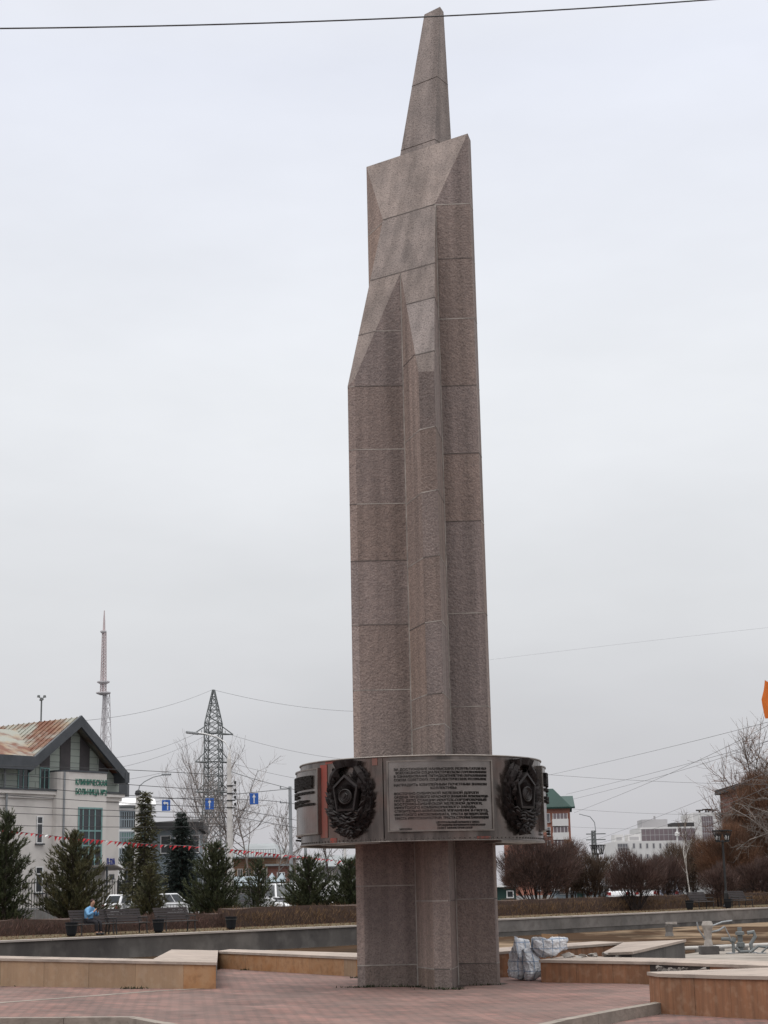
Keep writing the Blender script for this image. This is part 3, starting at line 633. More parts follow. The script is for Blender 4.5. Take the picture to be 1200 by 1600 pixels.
M['twig_grey'] = mat('grey_twigs', (0.17, 0.145, 0.13), (0.12, 0.1, 0.09), 0.8, 0.95, jitter=0.3)
M['twig_pale'] = mat('pale_grey_twigs', (0.27, 0.235, 0.22), (0.20, 0.175, 0.165), 0.8, 0.95, jitter=0.3)
M['twig_dark'] = mat('dark_twigs', (0.05, 0.036, 0.032), (0.036, 0.027, 0.025), 0.8, 0.95, jitter=0.4)
M['hedge_purple'] = mat('purplish_hedge_twigs', (0.135, 0.075, 0.062), (0.085, 0.052, 0.046), 0.6, 0.95, jitter=0.4)
M['hedge_rust'] = mat('rusty_hedge_twigs', (0.19, 0.115, 0.06), (0.125, 0.08, 0.05), 0.6, 0.95, jitter=0.4)
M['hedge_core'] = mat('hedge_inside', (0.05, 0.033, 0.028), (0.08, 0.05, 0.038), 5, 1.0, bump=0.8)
M['wall_white'] = mat('off_white_plaster', (0.63, 0.59, 0.555), (0.56, 0.525, 0.495), 0.25, 0.9, c3=(0.36, 0.33, 0.31), s3=0.5, f3=0.35)
M['siding'] = brick_mat('pale_green_siding', (0.35, 0.385, 0.34), (0.32, 0.35, 0.315), (0.20, 0.22, 0.20), 4.0, 0.55, 0.06, axes='xz')
M['slate'] = mat('dark_grey_metal_trim', (0.075, 0.08, 0.088), (0.055, 0.06, 0.066), 1, 0.6)
M['gabledark'] = mat('dark_louvre_panel', (0.085, 0.075, 0.078), (0.065, 0.06, 0.062), 1, 0.7)
M['rustroof'] = mat('rusting_tin_roof', (0.25, 0.25, 0.215), (0.135, 0.054, 0.03), 0.24, 0.7, stretch=(1, 1, 1.6), lo=0.45, hi=0.55, c3=(0.27, 0.20, 0.13), s3=0.9, f3=0.7, detail=8)
M['glass'] = mat('dark_window_glass', (0.045, 0.05, 0.055), (0.03, 0.034, 0.038), 1, 0.12, spec=0.6)
M['glass_green'] = mat('green_tinted_glass', (0.12, 0.22, 0.19), (0.09, 0.16, 0.15), 0.4, 0.15, spec=0.6)
M['glass_brown'] = mat('brown_curtain_wall', (0.165, 0.125, 0.135), (0.13, 0.105, 0.115), 0.2, 0.3, spec=0.5)
M['teal'] = mat('teal_frame', (0.20, 0.33, 0.32), (0.16, 0.27, 0.26), 2, 0.6)
M['greensign'] = mat('green_letters', (0.05, 0.20, 0.145), (0.04, 0.16, 0.12), 5, 0.5)
M['blue'] = mat('blue_letters', (0.05, 0.07, 0.30), None, 5, 0.5)
M['signblue'] = mat('traffic_sign_blue', (0.035, 0.12, 0.42), (0.03, 0.10, 0.36), 3, 0.4)
M['white'] = mat('white_paint', (0.72, 0.71, 0.70), (0.64, 0.63, 0.62), 1, 0.5)
M['white_conc'] = mat('whitewashed_concrete', (0.62, 0.60, 0.585), (0.50, 0.48, 0.46), 1.2, 0.9, c3=(0.3, 0.28, 0.26), s3=3, f3=0.4)
M['galv'] = mat('galvanised_steel', (0.30, 0.31, 0.32), (0.22, 0.23, 0.24), 1, 0.55, metal=0.3)
M['lattice'] = mat('weathered_lattice_steel', (0.17, 0.18, 0.18), (0.12, 0.128, 0.128), 0.5, 0.8)
M['tvwhite'] = mat('pale_mast_steel', (0.55, 0.53, 0.54), (0.48, 0.46, 0.47), 0.1, 0.9)
M['tvred'] = mat('faded_red_mast_steel', (0.50, 0.42, 0.42), (0.46, 0.38, 0.38), 0.1, 0.9)
M['black'] = mat('black_paint', (0.022, 0.021, 0.022), (0.03, 0.03, 0.03), 3, 0.55)
M['rubber'] = mat('tyre_rubber', (0.02, 0.02, 0.02), (0.03, 0.03, 0.03), 3, 0.9)
M['bench'] = mat('dark_bench_slats', (0.036, 0.029, 0.029), (0.026, 0.022, 0.023), 3, 0.8)
M['bench_seat'] = mat('worn_bench_seat', (0.085, 0.076, 0.074), (0.055, 0.05, 0.05), 3, 0.7)
M['urn'] = mat('dark_blue_grey_urn', (0.010, 0.011, 0.014), (0.007, 0.008, 0.010), 3, 0.9)
M['carwhite'] = mat('white_car_paint', (0.74, 0.74, 0.75), (0.70, 0.70, 0.71), 1, 0.25, spec=0.6)
M['carblue'] = mat('pale_blue_car_paint', (0.30, 0.33, 0.42), (0.28, 0.31, 0.39), 1, 0.25, spec=0.6)
M['carred'] = mat('tail_light', (0.30, 0.03, 0.03), (0.22, 0.03, 0.03), 3, 0.3)
M['brick'] = brick_mat('orange_brick', (0.36, 0.135, 0.09), (0.30, 0.115, 0.08), (0.33, 0.22, 0.18), 0.5, 0.25, 0.10, axes='xz')
M['brick_old'] = brick_mat('old_brown_brick', (0.27, 0.155, 0.095), (0.23, 0.13, 0.085), (0.26, 0.19, 0.14), 0.5, 0.25, 0.10, axes='xz')
M['brick_red'] = brick_mat('dull_red_brick', (0.21, 0.09, 0.07), (0.17, 0.075, 0.06), (0.2, 0.13, 0.11), 0.5, 0.25, 0.10, axes='xz')
M['roof_green'] = mat('dark_green_roof', (0.022, 0.055, 0.046), (0.017, 0.043, 0.036), 0.3, 0.6)
M['roof_grey'] = mat('grey_metal_roof', (0.26, 0.275, 0.28), (0.20, 0.21, 0.215), 0.4, 0.6)
M['roof_dark'] = mat('dark_flat_roof', (0.035, 0.033, 0.034), (0.05, 0.047, 0.047), 0.4, 0.8)
M['pale_blue'] = mat('pale_blue_cladding', (0.25, 0.29, 0.315), (0.20, 0.235, 0.26), 0.3, 0.7)
M['far_white'] = mat('pale_far_facade', (0.60, 0.585, 0.575), (0.54, 0.53, 0.52), 0.1, 0.9)
M['far_grey'] = mat('far_grey_facade', (0.38, 0.37, 0.375), (0.33, 0.32, 0.325), 0.1, 0.9)
M['winfar'] = mat('far_window_glass', (0.14, 0.14, 0.15), (0.10, 0.10, 0.11), 0.3, 0.3, spec=0.5)
M['wire'] = mat('dark_cable', (0.05, 0.05, 0.052), None, 1, 0.7)
M['wire_thin'] = mat('grey_cable', (0.16, 0.16, 0.165), None, 1, 0.7)
M['flagred'] = mat('red_pennant', (0.50, 0.035, 0.045), (0.42, 0.03, 0.04), 3, 0.8)
M['orangeflag'] = mat('orange_flag_cloth', (0.72, 0.20, 0.035), (0.60, 0.15, 0.03), 0.8, 0.8)
M['moss'] = mat('dark_weeds', (0.030, 0.036, 0.014), (0.02, 0.026, 0.012), 6, 0.9, jitter=0.4)
M['osb'] = mat('bare_plywood', (0.33, 0.205, 0.12), (0.27, 0.165, 0.09), 6, 0.8)
M['pipe'] = mat('pale_plastic_pipe', (0.42, 0.40, 0.375), (0.33, 0.315, 0.29), 1, 0.5)
M['skin'] = mat('skin', (0.42, 0.24, 0.17), (0.36, 0.2, 0.14), 9, 0.6)
M['jacket'] = mat('light_blue_jacket', (0.15, 0.32, 0.52), (0.11, 0.25, 0.43), 7, 0.8, bump=0.6, bscale=11)
M['trousers'] = mat('black_trousers', (0.014, 0.013, 0.016), (0.022, 0.02, 0.024), 6, 0.9)
M['hair'] = mat('dark_red_brown_hair', (0.045, 0.015, 0.014), (0.03, 0.01, 0.01), 12, 0.7)
M['sack'] = brick_mat('white_woven_sack', (0.72, 0.72, 0.735), (0.68, 0.68, 0.70), (0.24, 0.33, 0.46), 0.155, 0.16, 0.05, axes='xz', patch=(0.47, 0.47, 0.49), pscale=7, pf=0.6, bump=0.05)
for n_ in M['sack'].node_tree.nodes:
    if n_.type == 'TEX_BRICK': n_.offset = 0.0
    if n_.type == 'MAPPING': n_.inputs['Rotation'].default_value = (R(90), R(12), 0)
t_ = M['sack'].node_tree; nw_ = t_.nodes.new('ShaderNodeTexNoise'); nw_.inputs['Scale'].default_value = 11; nw_.inputs['Detail'].default_value = 5; nw_.inputs['Distortion'].default_value = 1.2
bw_ = t_.nodes.new('ShaderNodeBump'); bw_.inputs['Strength'].default_value = 1.0; bw_.inputs['Distance'].default_value = 0.05
t_.links.new(t_.nodes['Texture Coordinate'].outputs['Object'], nw_.inputs['Vector']); t_.links.new(nw_.outputs['Fac'], bw_.inputs['Height']); t_.links.new(bw_.outputs[0], t_.nodes['Principled BSDF'].inputs['Normal'])

# ------------------------------------------------------------------ buildings
def framed(o, yaw):
    """local frame: u along the front, w into the depth, z up"""
    du = Vector((math.cos(yaw), math.sin(yaw), 0)); dw = Vector((-du.y, du.x, 0)); o = Vector((o.x, o.y, 0))
    def P(u, w, z): return o + du * u + dw * w + Vector((0, 0, z))
    def U(x, y, w=0.0): return ONP(x, y, o + dw * w, du)
    return P, U, du, dw
def bx(b, P, yaw, u0, u1, w0, w1, z0, z1, mi=0):
    b.box(P((u0 + u1) / 2, (w0 + w1) / 2, (z0 + z1) / 2), (abs(u1 - u0), abs(w1 - w0), abs(z1 - z0)), rz=yaw, mi=mi)
def window(P, yaw, par, u0, u1, z0, z1, w=0.0, bars=(), hbars=(), frame_m='white', glass='glass', sill=True, fw=0.09):
    b = MB(); bx(b, P, yaw, u0, u1, w - 0.02, w + 0.05, z0, z1); o = b.build('window', M[glass], par)
    b = MB()
    for a, c in ((u0, u0 + fw), (u1 - fw, u1)): bx(b, P, yaw, a, c, w - 0.07, w - 0.022, z0, z1)
    for a, c in ((z0, z0 + fw), (z1 - fw, z1)): bx(b, P, yaw, u0 + fw, u1 - fw, w - 0.068, w - 0.022, a, c)
    for t in bars: u = u0 + (u1 - u0) * t; bx(b, P, yaw, u - fw * .4, u + fw * .4, w - 0.06, w - 0.022, z0 + fw, z1 - fw)
    for t in hbars: z = z0 + (z1 - z0) * t; bx(b, P, yaw, u0 + fw, u1 - fw, w - 0.056, w - 0.022, z - fw * .5, z + fw * .5)
    b.build('window_frame', M[frame_m], o)
    if sill: b = MB(); bx(b, P, yaw, u0 - 0.1, u1 + 0.1, w - 0.22, w - 0.001, z0 - 0.1, z0); b.build('sill', M['slate'], o)
    return o

# --- white office with the rusting gable roof (left edge)
yaw = R(52); OB = AT(185, 1400, 138); P, U, du, dw = framed(OB, yaw)
hq = thing('office_building', 'off white office with rusting gable roof and green lettering on its front', 'building', P(0, 0, 0), yaw)
uL, uR = -18.0, U(185, 1330)[0]; zc = U(50, 1241)[1]
b = MB(); bx(b, P, yaw, uL, uR, 0, 14, 0, zc); b.build('wall', M['wall_white'], hq)
b = MB(); bx(b, P, yaw, uL, uR + 0.3, -0.35, 14.3, zc, zc + 0.28); bx(b, P, yaw, uL, uR + 0.15, -0.16, 14.1, zc - 0.32, zc); b.build('cornice', M['wall_white'], hq)
b = MB(); bx(b, P, yaw, uL, uR + 0.36, -0.42, 14.4, zc + 0.285, zc + 0.40); b.build('cornice_flashing', M['slate'], hq)
uE0, zE0 = U(56, 1184, -.85); uPk, zPk = U(128, 1121, -.85); uE1, zE1 = U(197, 1205, -.85)
uS = U(186, 1215, 0.5)[0]
b = MB(); zE = min(zE0, zE1)
zLs = zE0 + (zPk - zE0) * 0.02
def zgab(u): return zPk - (uPk - u) * (zPk - zE0) / (uPk - uE0) if u < uPk else zPk - (u - uPk) * (zPk - zE1) / (uE1 - uPk)
b = MB(); pts = [(uL, zc + .2), (uS, zc + .2), (uS, zgab(uS) - .45), (uPk, zPk - .45), (uE0, zgab(uE0) - .45), (uL, zE0 - 0.45)]
f_ = [P(u, 0.5, z) for u, z in pts]; k_ = [P(u, 14, z) for u, z in pts]; n = len(pts)
b.add(f_ + k_, [tuple(range(n)), tuple(range(2 * n - 1, n - 1, -1))] + [(i, i + n, (i + 1) % n + n, (i + 1) % n) for i in range(n)]); b.build('siding_wall', M['siding'], hq)
b = MB()                                                        # roof sheets
def slab(b, q, th=0.16, mi=0):
    q = [Vector(p) for p in q]; nrm = (q[1] - q[0]).cross(q[2] - q[0]).normalized(); nrm = nrm if nrm.z > 0 else -nrm
    lo_ = [p - nrm * th for p in q]; n = len(q)
    b.add(q + lo_, [tuple(range(n)), tuple(range(2 * n - 1, n - 1, -1))] + [(i, (i + 1) % n, (i + 1) % n + n, i + n) for i in range(n)], mi)
slab(b, [P(uE0 - .5, -0.6, zgab(uE0) - .35), P(uPk, -0.6, zPk + .05), P(uPk, 16, zPk + .05), P(uE0 - .5, 16, zgab(uE0) - .35)])
rf = b.build('roof', M['rustroof'], hq)
b = MB(); slab(b, [P(uPk, -0.6, zPk + .05), P(uE1 + .2, -0.6, zE1 - .15), P(uE1 + .2, 16, zE1 - .15), P(uPk, 16, zPk + .05)]); b.build('roof', M['rustroof'], hq)
b = MB(); slab(b, [P(uL - 3, -0.5, zE0 + .12), P(uE0 + 0.1, -0.5, zE0 + .12), P(uPk - .3, 6.2, zPk - .55), P(uL - 3, 6.2, zPk - .55)]); b.build('wing_roof', M['rustroof'], hq)
b = MB()                                                        # standing seams
for k in range(24):
    w_ = -0.3 + k * 0.66; b.bar(P(uE0 - .4, w_, zgab(uE0) - .27), P(uPk, w_, zPk + .09), 0.05, 0.07)
b.build('roof_seams', M['rustroof'], rf)
for sgn, (ua, za), (ub, zb_) in ((0, (uE0 - .5, zgab(uE0) - .35), (uPk, zPk + .05)), (1, (uPk, zPk + .05), (uE1 + .25, zE1 - .2))):
    b = MB(); t_ = 0.8
    q = [(ua, za - t_), (ub, zb_ - t_), (ub, zb_ + .12), (ua, za + .12)]
    f_ = [P(u, -0.85, z) for u, z in q]; k_ = [P(u, -0.605, z) for u, z in q]
    b.add(f_ + k_, [(0, 1, 2, 3), (7, 6, 5, 4), (0, 4, 5, 1), (1, 5, 6, 2), (2, 6, 7, 3), (3, 7, 4, 0)]); b.build('verge_board', M['slate'], hq)
b = MB(); bx(b, P, yaw, uL - 3, uE0 - 0.2, -0.95, -0.52, zE0 - 0.95, zE0 + 0.10); b.build('eave_fascia', M['slate'], hq)
b = MB(); bx(b, P, yaw, uE1 - .1, uE1 + .35, -0.9, 16, zE1 - .95, zE1 - .1); b.build('eave_fascia', M['slate'], hq)
for x0, x1, yb in ((62, 77, 1201), (93, 109, 1203), (124, 139, 1204), (154, 168, 1207)):
    ua, ub = U(x0, yb, .5)[0], U(x1, yb, .5)[0]; zb_ = U(x0, yb, .5)[1]
    q = [(ua, zb_), (ub, zb_), (ub, zgab(ub) - .5), (uPk, zPk - .5), (ua, zgab(ua) - .5)] if ua < uPk < ub else [(ua, zb_), (ub, zb_), (ub, zgab(ub) - .5), (ua, zgab(ua) - .5)]
    b = MB(); b.add([P(u, 0.44, z) for u, z in q] + [P(u, 0.49, z) for u, z in q], [tuple(range(len(q)))] + [(i, i + len(q), (i + 1) % len(q) + len(q), (i + 1) % len(q)) for i in range(len(q))]); b.build('louvre_panel', M['gabledark'], hq)
for x0, x1, ya, yb in ((28, 44, 1196, 1238), (62, 76, 1199, 1239)):
    u0, z1 = U(x0, ya, .5); u1, z0 = U(x1, yb, .5); window(P, yaw, hq, u0, u1, z0, z1, .5, bars=(.5,), frame_m='teal')
for x0, x1, ya, yb in ((57, 66, 1275, 1318), (55, 66, 1354, 1395), (-12, -2, 1275, 1318)):
    u0, z1 = U(x0, ya); u1, z0 = U(x1, yb); window(P, yaw, hq, u0, u1, z0, z1, 0, hbars=(.72,))
# projecting sign bay with rounded corner
wS = -1.1; uS0, zS = U(96, 1205, wS); uS1 = U(167, 1207, wS)[0]; uB0 = U(86, 1205, wS + .9)[0]
arc = [(uS0 - 0.9 + 0.9 * math.sin(t), wS + 0.9 - 0.9 * math.cos(t)) for t in (0,)] 
base = [(uB0, 0.6), (uB0, wS + 1.0)] + [(uB0 + 1.0 - 1.0 * math.cos(t), wS + 1.0 - 1.0 * math.sin(t)) for t in (R(18), R(36), R(54), R(72), R(90))] + [(uS1, wS), (uS1, 0.6)]
b = MB(); b.prism([P(u, w, 0) for u, w in base], 0, zS); bay = b.build('sign_bay', M['wall_white'], hq)
b = MB(); b.prism([P(u, w, 0) for u, w in [(q[0] - .06 if q[0] < uS0 - 1 else q[0] + .06, q[1] - .06) for q in base]], zS + 0.002, zS + 0.14); b.build('bay_coping', M['slate'], bay)
u0, z1 = U(122, 1261, wS); u1, z0 = U(158, 1358, wS)
window(P, yaw, bay, u0, u1, z0, z1, wS, bars=(.2, .45, .7), hbars=(.38, .62, .16), frame_m='teal', sill=False, fw=0.12)
def sign_text(P, par, body, u0, u1, zb, h, w, m, name='lettering', depth=0.08):
    vs, fs = text_mesh(body, h / 0.7); mn, mxx = min(v.x for v in vs), max(v.x for v in vs); k = (u1 - u0) / (mxx - mn)
    b = MB(); b.add([P(u0 + (v.x - mn) * k, w - depth, zb + v.y) for v in vs], fs); n = len(vs); b.add([P(u0 + (v.x - mn) * k, w - 0.01, zb + v.y) for v in vs], [])
    cnt = {(f[i], f[(i + 1) % len(f)]) for f in fs for i in range(len(f))}
    for i, j in cnt:
        if (j, i) not in cnt: b.f.append((i, i + n, j + n, j)); b.m.append(0); b.t.append(1.0)
    return b.build(name, M[m], par)
for body, ya, yb in (("КЛИНИЧЕСКАЯ", 1217, 1226), ("БОЛЬНИЦА №2", 1232, 1241)):
    u0, z1 = U(118, ya, wS); zb_ = U(118, yb, wS)[1]; u1 = U(166.5, ya, wS)[0]; sign_text(P, bay, body, u0, u1, zb_, z1 - zb_, wS, 'greensign')
u0, z0 = U(166, 1351); u1, z1 = U(179, 1344); sign_text(P, hq, "Л-22А", u0, u1, z0, 0.5, 0, 'blue')
u0, z1 = U(171, 1366); u1, z0 = U(178, 1374); b = MB(); bx(b, P, yaw, u0, u1, -0.06, -0.005, z0, z1); b.build('wall_plaque', M['slate'], hq)
for xx, ya, yb, ww in ((99.5, 1206, 1400, wS + .3), (9, 1240, 1400, -0.15), (7, 1180, 1240, 0.3)):
    u, z1 = U(xx, ya, ww); z0 = max(U(xx, yb, ww)[1], 0.1); b = MB(); b.tube([P(u, ww - .12, z1), P(u, ww - .12, z0)], 0.09, 8); b.build('downpipe', M['galv'], hq)
b = MB(); u0 = U(150, 1357, -3)[0]; u1 = U(196, 1357, -3)[0]; zz = U(170, 1358, -3)[1]
for i in range(8):
    a0, a1 = i / 8, (i + 1) / 8; h = lambda t: zz + 0.35 * math.sin(3.1416 * min(1, t * 1.1 + 0.15)); 
    slab(b, [P(u0 + (u1 - u0) * a0, -3.6, h(a0)), P(u0 + (u1 - u0) * a1, -3.6, h(a1)), P(u0 + (u1 - u0) * a1, -0.02, h(a1)), P(u0 + (u1 - u0) * a0, -0.02, h(a0))], 0.08)
can = b.build('door_canopy', M['steel_edge'], hq)
for t in (0.25, 0.93): b = MB(); b.tube([P(u0 + (u1 - u0) * t, -3.4, 0), P(u0 + (u1 - u0) * t, -3.4, zz + .2)], 0.09, 8); b.build('post', M['slate'], can)
u = uPk - 3.6
mastp = thing('roof_mast', 'thin roof mast with a small cluster of floodlights on the rusting roof', 'mast', P(uPk - .3, 5.5, zPk))
pm = AT(65, 1090, P(uPk, 7, 0).y); b = MB(); p0 = Vector((pm.x, pm.y, zPk - 1.0)); b.tube([p0, Vector((pm.x, pm.y, pm.z))], 0.07, 6); b.build('pole', M['lattice'], mastp)
for k in range(4): b = MB(); a = k * 1.57 + .4; b.lathe([(0.0, .12), (.11, .09), (.14, -.08), (0, -.11)], 8, (pm.x + .25 * math.cos(a), pm.y + .25 * math.sin(a), pm.z + .1 - .25 * (k % 2))); b.bar((pm.x, pm.y, pm.z - .1), (pm.x + .25 * math.cos(a), pm.y + .25 * math.sin(a), pm.z + .05 - .25 * (k % 2)), .05, .05); b.build('floodlight', M['lattice'], mastp)
# chimney-like block behind the gable's right eave
b = MB(); p_ = AT(190, 1235, 150); b.prism([(p_.x - .7, p_.y), (p_.x + .5, p_.y), (p_.x + .5, p_.y + 1.2), (p_.x - .7, p_.y + 1.2)], AT(190, 1244, 150).z, AT(190, 1224, 150).z); b.build('vent_shaft', M['slate'], hq)

def simple_building(name, label, xs, ytop, D, depth, wall, yaw=0.0, zb=0.0, cat='building'):
    p0 = AT(xs[0], 1390, D); P, U, du, dw = framed(p0, yaw); u1 = U(xs[1], 1390)[0]; z1 = U((xs[0] + xs[1]) / 2, ytop)[1]
    t = thing(name, label, cat, P(0, 0, 0), yaw)
    b = MB(); bx(b, P, yaw, 0, u1, 0, depth, zb, z1); b.build('wall', M[wall], t)
    return t, P, U, u1, z1
# --- glass fronted building with a white curved roof
t, P, U, u1, z1 = simple_building('glass_office', 'narrow green glazed building with a white barrel roof behind the office', (181, 236), 1258, 185, 16, 'white', R(12))
b = MB()
for i in range(10):
    a0, a1 = 3.1416 * i / 10, 3.1416 * (i + 1) / 10
    slab(b, [P(-.4, 8 - 8.6 * math.cos(a0), z1 + 1.1 * math.sin(a0)), P(u1 + .4, 8 - 8.6 * math.cos(a0), z1 + 1.1 * math.sin(a0)), P(u1 + .4, 8 - 8.6 * math.cos(a1), z1 + 1.1 * math.sin(a1)), P(-.4, 8 - 8.6 * math.cos(a1), z1 + 1.1 * math.sin(a1))], .2)
b.build('barrel_roof', M['white'], t)
for ya, yb, g in ((1250, 1262, 'glass_green'), (1267, 1294, 'glass'), (1299, 1318, 'glass_green'), (1325, 1345, 'glass')):
    za, zb_ = U(205, ya)[1], U(205, yb)[1]; b = MB()
    window(P, R(12), t, 0.3, u1 - 0.3, zb_, min(za, z1 - .1), 0, bars=[k / 13 for k in range(1, 13)], hbars=(.5,), frame_m='pale_blue', glass=g, sill=False, fw=.12)
# --- low building with dark flat roof
t, P, U, u1, z1 = simple_building('flat_roof_hall', 'pale blue low hall with a thick dark roof edge behind the spruces', (236, 309), 1297, 190, 14, 'pale_blue', R(4))
b = MB(); bx(b, P, R(4), -1, u1 + .6, -1.2, 15, z1, z1 + 0.85); b.add([P(-.5, -.7, z1 + .85), P(u1, -.7, z1 + .85), P(u1, 3, z1 + 1.4), P(6, 3, z1 + 1.4)], [(0, 1, 2, 3)]); b.build('roof_edge', M['roof_dark'], t)
for k in range(3): window(P, R(4), t, 1 + k * 1.6, 2.2 + k * 1.6, z1 - 2.6, z1 - .6, 0)
# --- old brick house with grey metal roof
t, P, U, u1, z1 = simple_building('brick_house', 'old brown brick house with a grey tin roof and roof railing', (352, 432), 1339, 195, 14, 'brick_old', R(-6))
b = MB(); slab(b, [P(-.6, -.7, z1), P(u1 + .6, -.7, z1), P(u1 - 1.5, 7, z1 + 1.7), P(1.5, 7, z1 + 1.7)]); slab(b, [P(-.6, 14.7, z1), P(u1 + .6, 14.7, z1), P(u1 - 1.5, 7, z1 + 1.7), P(1.5, 7, z1 + 1.7)]); slab(b, [P(u1 + .6, -.7, z1), P(u1 + .6, 14.7, z1), P(u1 - 1.5, 7, z1 + 1.7)]); rf = b.build('roof', M['roof_grey'], t)
b = MB()
for k in range(22): u = k * u1 / 21; b.bar(P(u, -.5, z1), P(u, -.5, z1 + .8), .06, .06)
b.bar(P(0, -.5, z1 + .8), P(u1, -.5, z1 + .8), .06, .06); b.build('railing', M['roof_grey'], rf)
for k in range(6):
    u = u1 * (0.08 + k * 0.16); window(P, R(-6), t, u, u + .62, z1 - 3.2, z1 - 1.3, 0, bars=(.5,), frame_m='wall_white')
t, P, U, u1, z1 = simple_building('brick_annex', 'low dull red brick annex to the right of the old brick house', (419, 456), 1353, 190, 9, 'brick_red')
b = MB(); bx(b, P, 0, -.3, u1 + .3, -.4, 9.4, z1, z1 + .22); b.build('roof', M['roof_grey'], t); window(P, 0, t, 1.0, 1.9, z1 - 1.9, z1 - .7, 0)
t, P, U, u1, z1 = simple_building('grey_shed', 'low bluish grey shed beyond the car park seen under the band', (498, 575), 1352, 210, 12, 'far_grey')
b = MB(); slab(b, [P(-.5, -.6, z1 - .1), P(u1 + .5, -.6, z1 - .1), P(u1 + .5, 6, z1 + 1.4), P(-.5, 6, z1 + 1.4)]); slab(b, [P(-.5, 12.5, z1 - .1), P(u1 + .5, 12.5, z1 - .1), P(u1 + .5, 6, z1 + 1.4), P(-.5, 6, z1 + 1.4)]); b.build('roof', M['roof_grey'], t)
for k in range(2): window(P, 0, t, .8 + k * 2.2, 2 + k * 2.2, z1 - 2.2, z1 - 1, 0, glass='winfar')
# --- kiosks with pale blue awnings
for i, (xa, xb, yt, D, lab) in enumerate(((362, 399, 1378, 150, 'market kiosk with a pale blue awning and white globe by the white pole'), (416, 447, 1374, 152, 'market kiosk with a peaked pale blue roof behind the white van'))):
    t, P, U, u1, z1 = simple_building('kiosk', lab, (xa, xb), yt, D, 3, 'brick_red' if i else 'gabledark', 0, cat='kiosk')
    b = MB()
    if i == 0: slab(b, [P(-.4, -1.3, z1 - .35), P(u1 + .4, -1.3, z1 - .35), P(u1 + .4, 3, z1 + .5), P(-.4, 3, z1 + .5)], .1)
    else:
        for a in range(2):
            u0_, u2_ = u1 * a / 2, u1 * (a + 1) / 2; m_ = (u0_ + u2_) / 2
            slab(b, [P(u0_, -1.2, z1 - .2), P(u2_, -1.2, z1 - .2), P(m_, 1.2, z1 + .6)], .08); slab(b, [P(u2_, -1.2, z1 - .2), P(u2_, 3, z1 - .2), P(m_, 1.2, z1 + .6)], .08); slab(b, [P(u0_, 3, z1 - .2), P(u0_, -1.2, z1 - .2), P(m_, 1.2, z1 + .6)], .08)
    b.build('awning', M['pale_blue'], t); window(P, 0, t, .4, u1 - .4, z1 - 1.7, z1 - .6, 0, bars=(.33, .66), frame_m='wall_white')
t, P, U, u1, z1 = simple_building('kiosk', 'pale green and white shop kiosk under the reddish bushes', (868, 932), 1391, 165, 4, 'pale_blue', 0, cat='kiosk')
b = MB(); bx(b, P, 0, -.2, u1 + .2, -.5, 4.2, z1, z1 + .2); b.build('roof', M['white'], t); b = MB(); bx(b, P, 0, u1 * .52, u1 * .68, -.05, -.003, 0, z1 - .2); b.build('door', M['roof_green'], t); window(P, 0, t, .3, u1 * .45, .9, z1 - .3, 0, bars=(.5,))
t, P, U, u1, z1 = simple_building('kiosk', 'small green and white kiosk just right of the monument base', (776, 806), 1386, 150, 3, 'roof_green', 0, cat='kiosk')
b = MB(); bx(b, P, 0, -.2, u1 + .2, -.4, 3.2, z1, z1 + .18); b.build('roof', M['white'], t); window(P, 0, t, u1 * .5, u1 - .2, .6, z1 - .3, 0)

# --- brick apartment block with green roofs
t, P, U, u1, z1 = simple_building('apartment_block', 'orange brick apartment block with white balconies and dark green gabled roofs', (790, 896), 1262, 300, 14, 'brick', R(-4))
yw = R(-4)
b = MB(); slab(b, [P(-.8, -.9, z1), P(u1 + .9, -.9, z1), P(u1 + .9, 7, z1 + 2.3), P(-.8, 7, z1 + 2.3)], .3); slab(b, [P(-.8, 15, z1), P(u1 + .9, 15, z1), P(u1 + .9, 7, z1 + 2.3), P(-.8, 7, z1 + 2.3)], .3); rf = b.build('roof', M['roof_green'], t)
for ux in (u1 - 3.4, 5.0):
    b = MB(); zt_ = z1 + 3.4 if ux > 6 else z1 + 3.8; w_ = 3.6
    q = [P(ux - w_, -.8, z1 + .05), P(ux + w_, -.8, z1 + .05), P(ux + w_, 10, z1 + .05), P(ux - w_, 10, z1 + .05)]; r_ = [P(ux - .6, 1.6, zt_), P(ux + .6, 1.6, zt_), P(ux + .6, 7, zt_), P(ux - .6, 7, zt_)]
    b.add(q + r_, [(0, 1, 5, 4), (1, 2, 6, 5), (2, 3, 7, 6), (3, 0, 4, 7), (4, 5, 6, 7)]); b.build('roof_turret', M['roof_green'], rf)
fl = (z1 - 1.0) / 6
for k in range(6):
    z0 = z1 - 1.0 - fl * (k + 0.95)
    ua, ub = U(863, 1290)[0], U(888, 1290)[0]
    b = MB(); bx(b, P, yw, ua, ub, -1.25, -0.004, z0 - .1, z0 + 1.15); bal = b.build('balcony', M['far_white'], t)
    b = MB(); bx(b, P, yw, ua + .1, ub - .1, -1.1, -0.01, z0 + 1.152, z0 + fl - .25); b.build('balcony_glazing', M['glass_brown'], bal)
    b = MB()
    for q in range(5): u = ua + .1 + (ub - ua - .3) * q / 4; bx(b, P, yw, u, u + .1, -1.16, -1.103, z0 + 1.152, z0 + fl - .25)
    b.build('balcony_posts', M['far_white'], bal)
    window(P, yw, t, U(854, 1290)[0], U(860, 1290)[0], z0 + .6, z0 + 2.2, 0, glass='winfar'); window(P, yw, t, U(833, 1290)[0], U(841, 1290)[0], z0 + .6, z0 + 2.2, 0, glass='winfar')
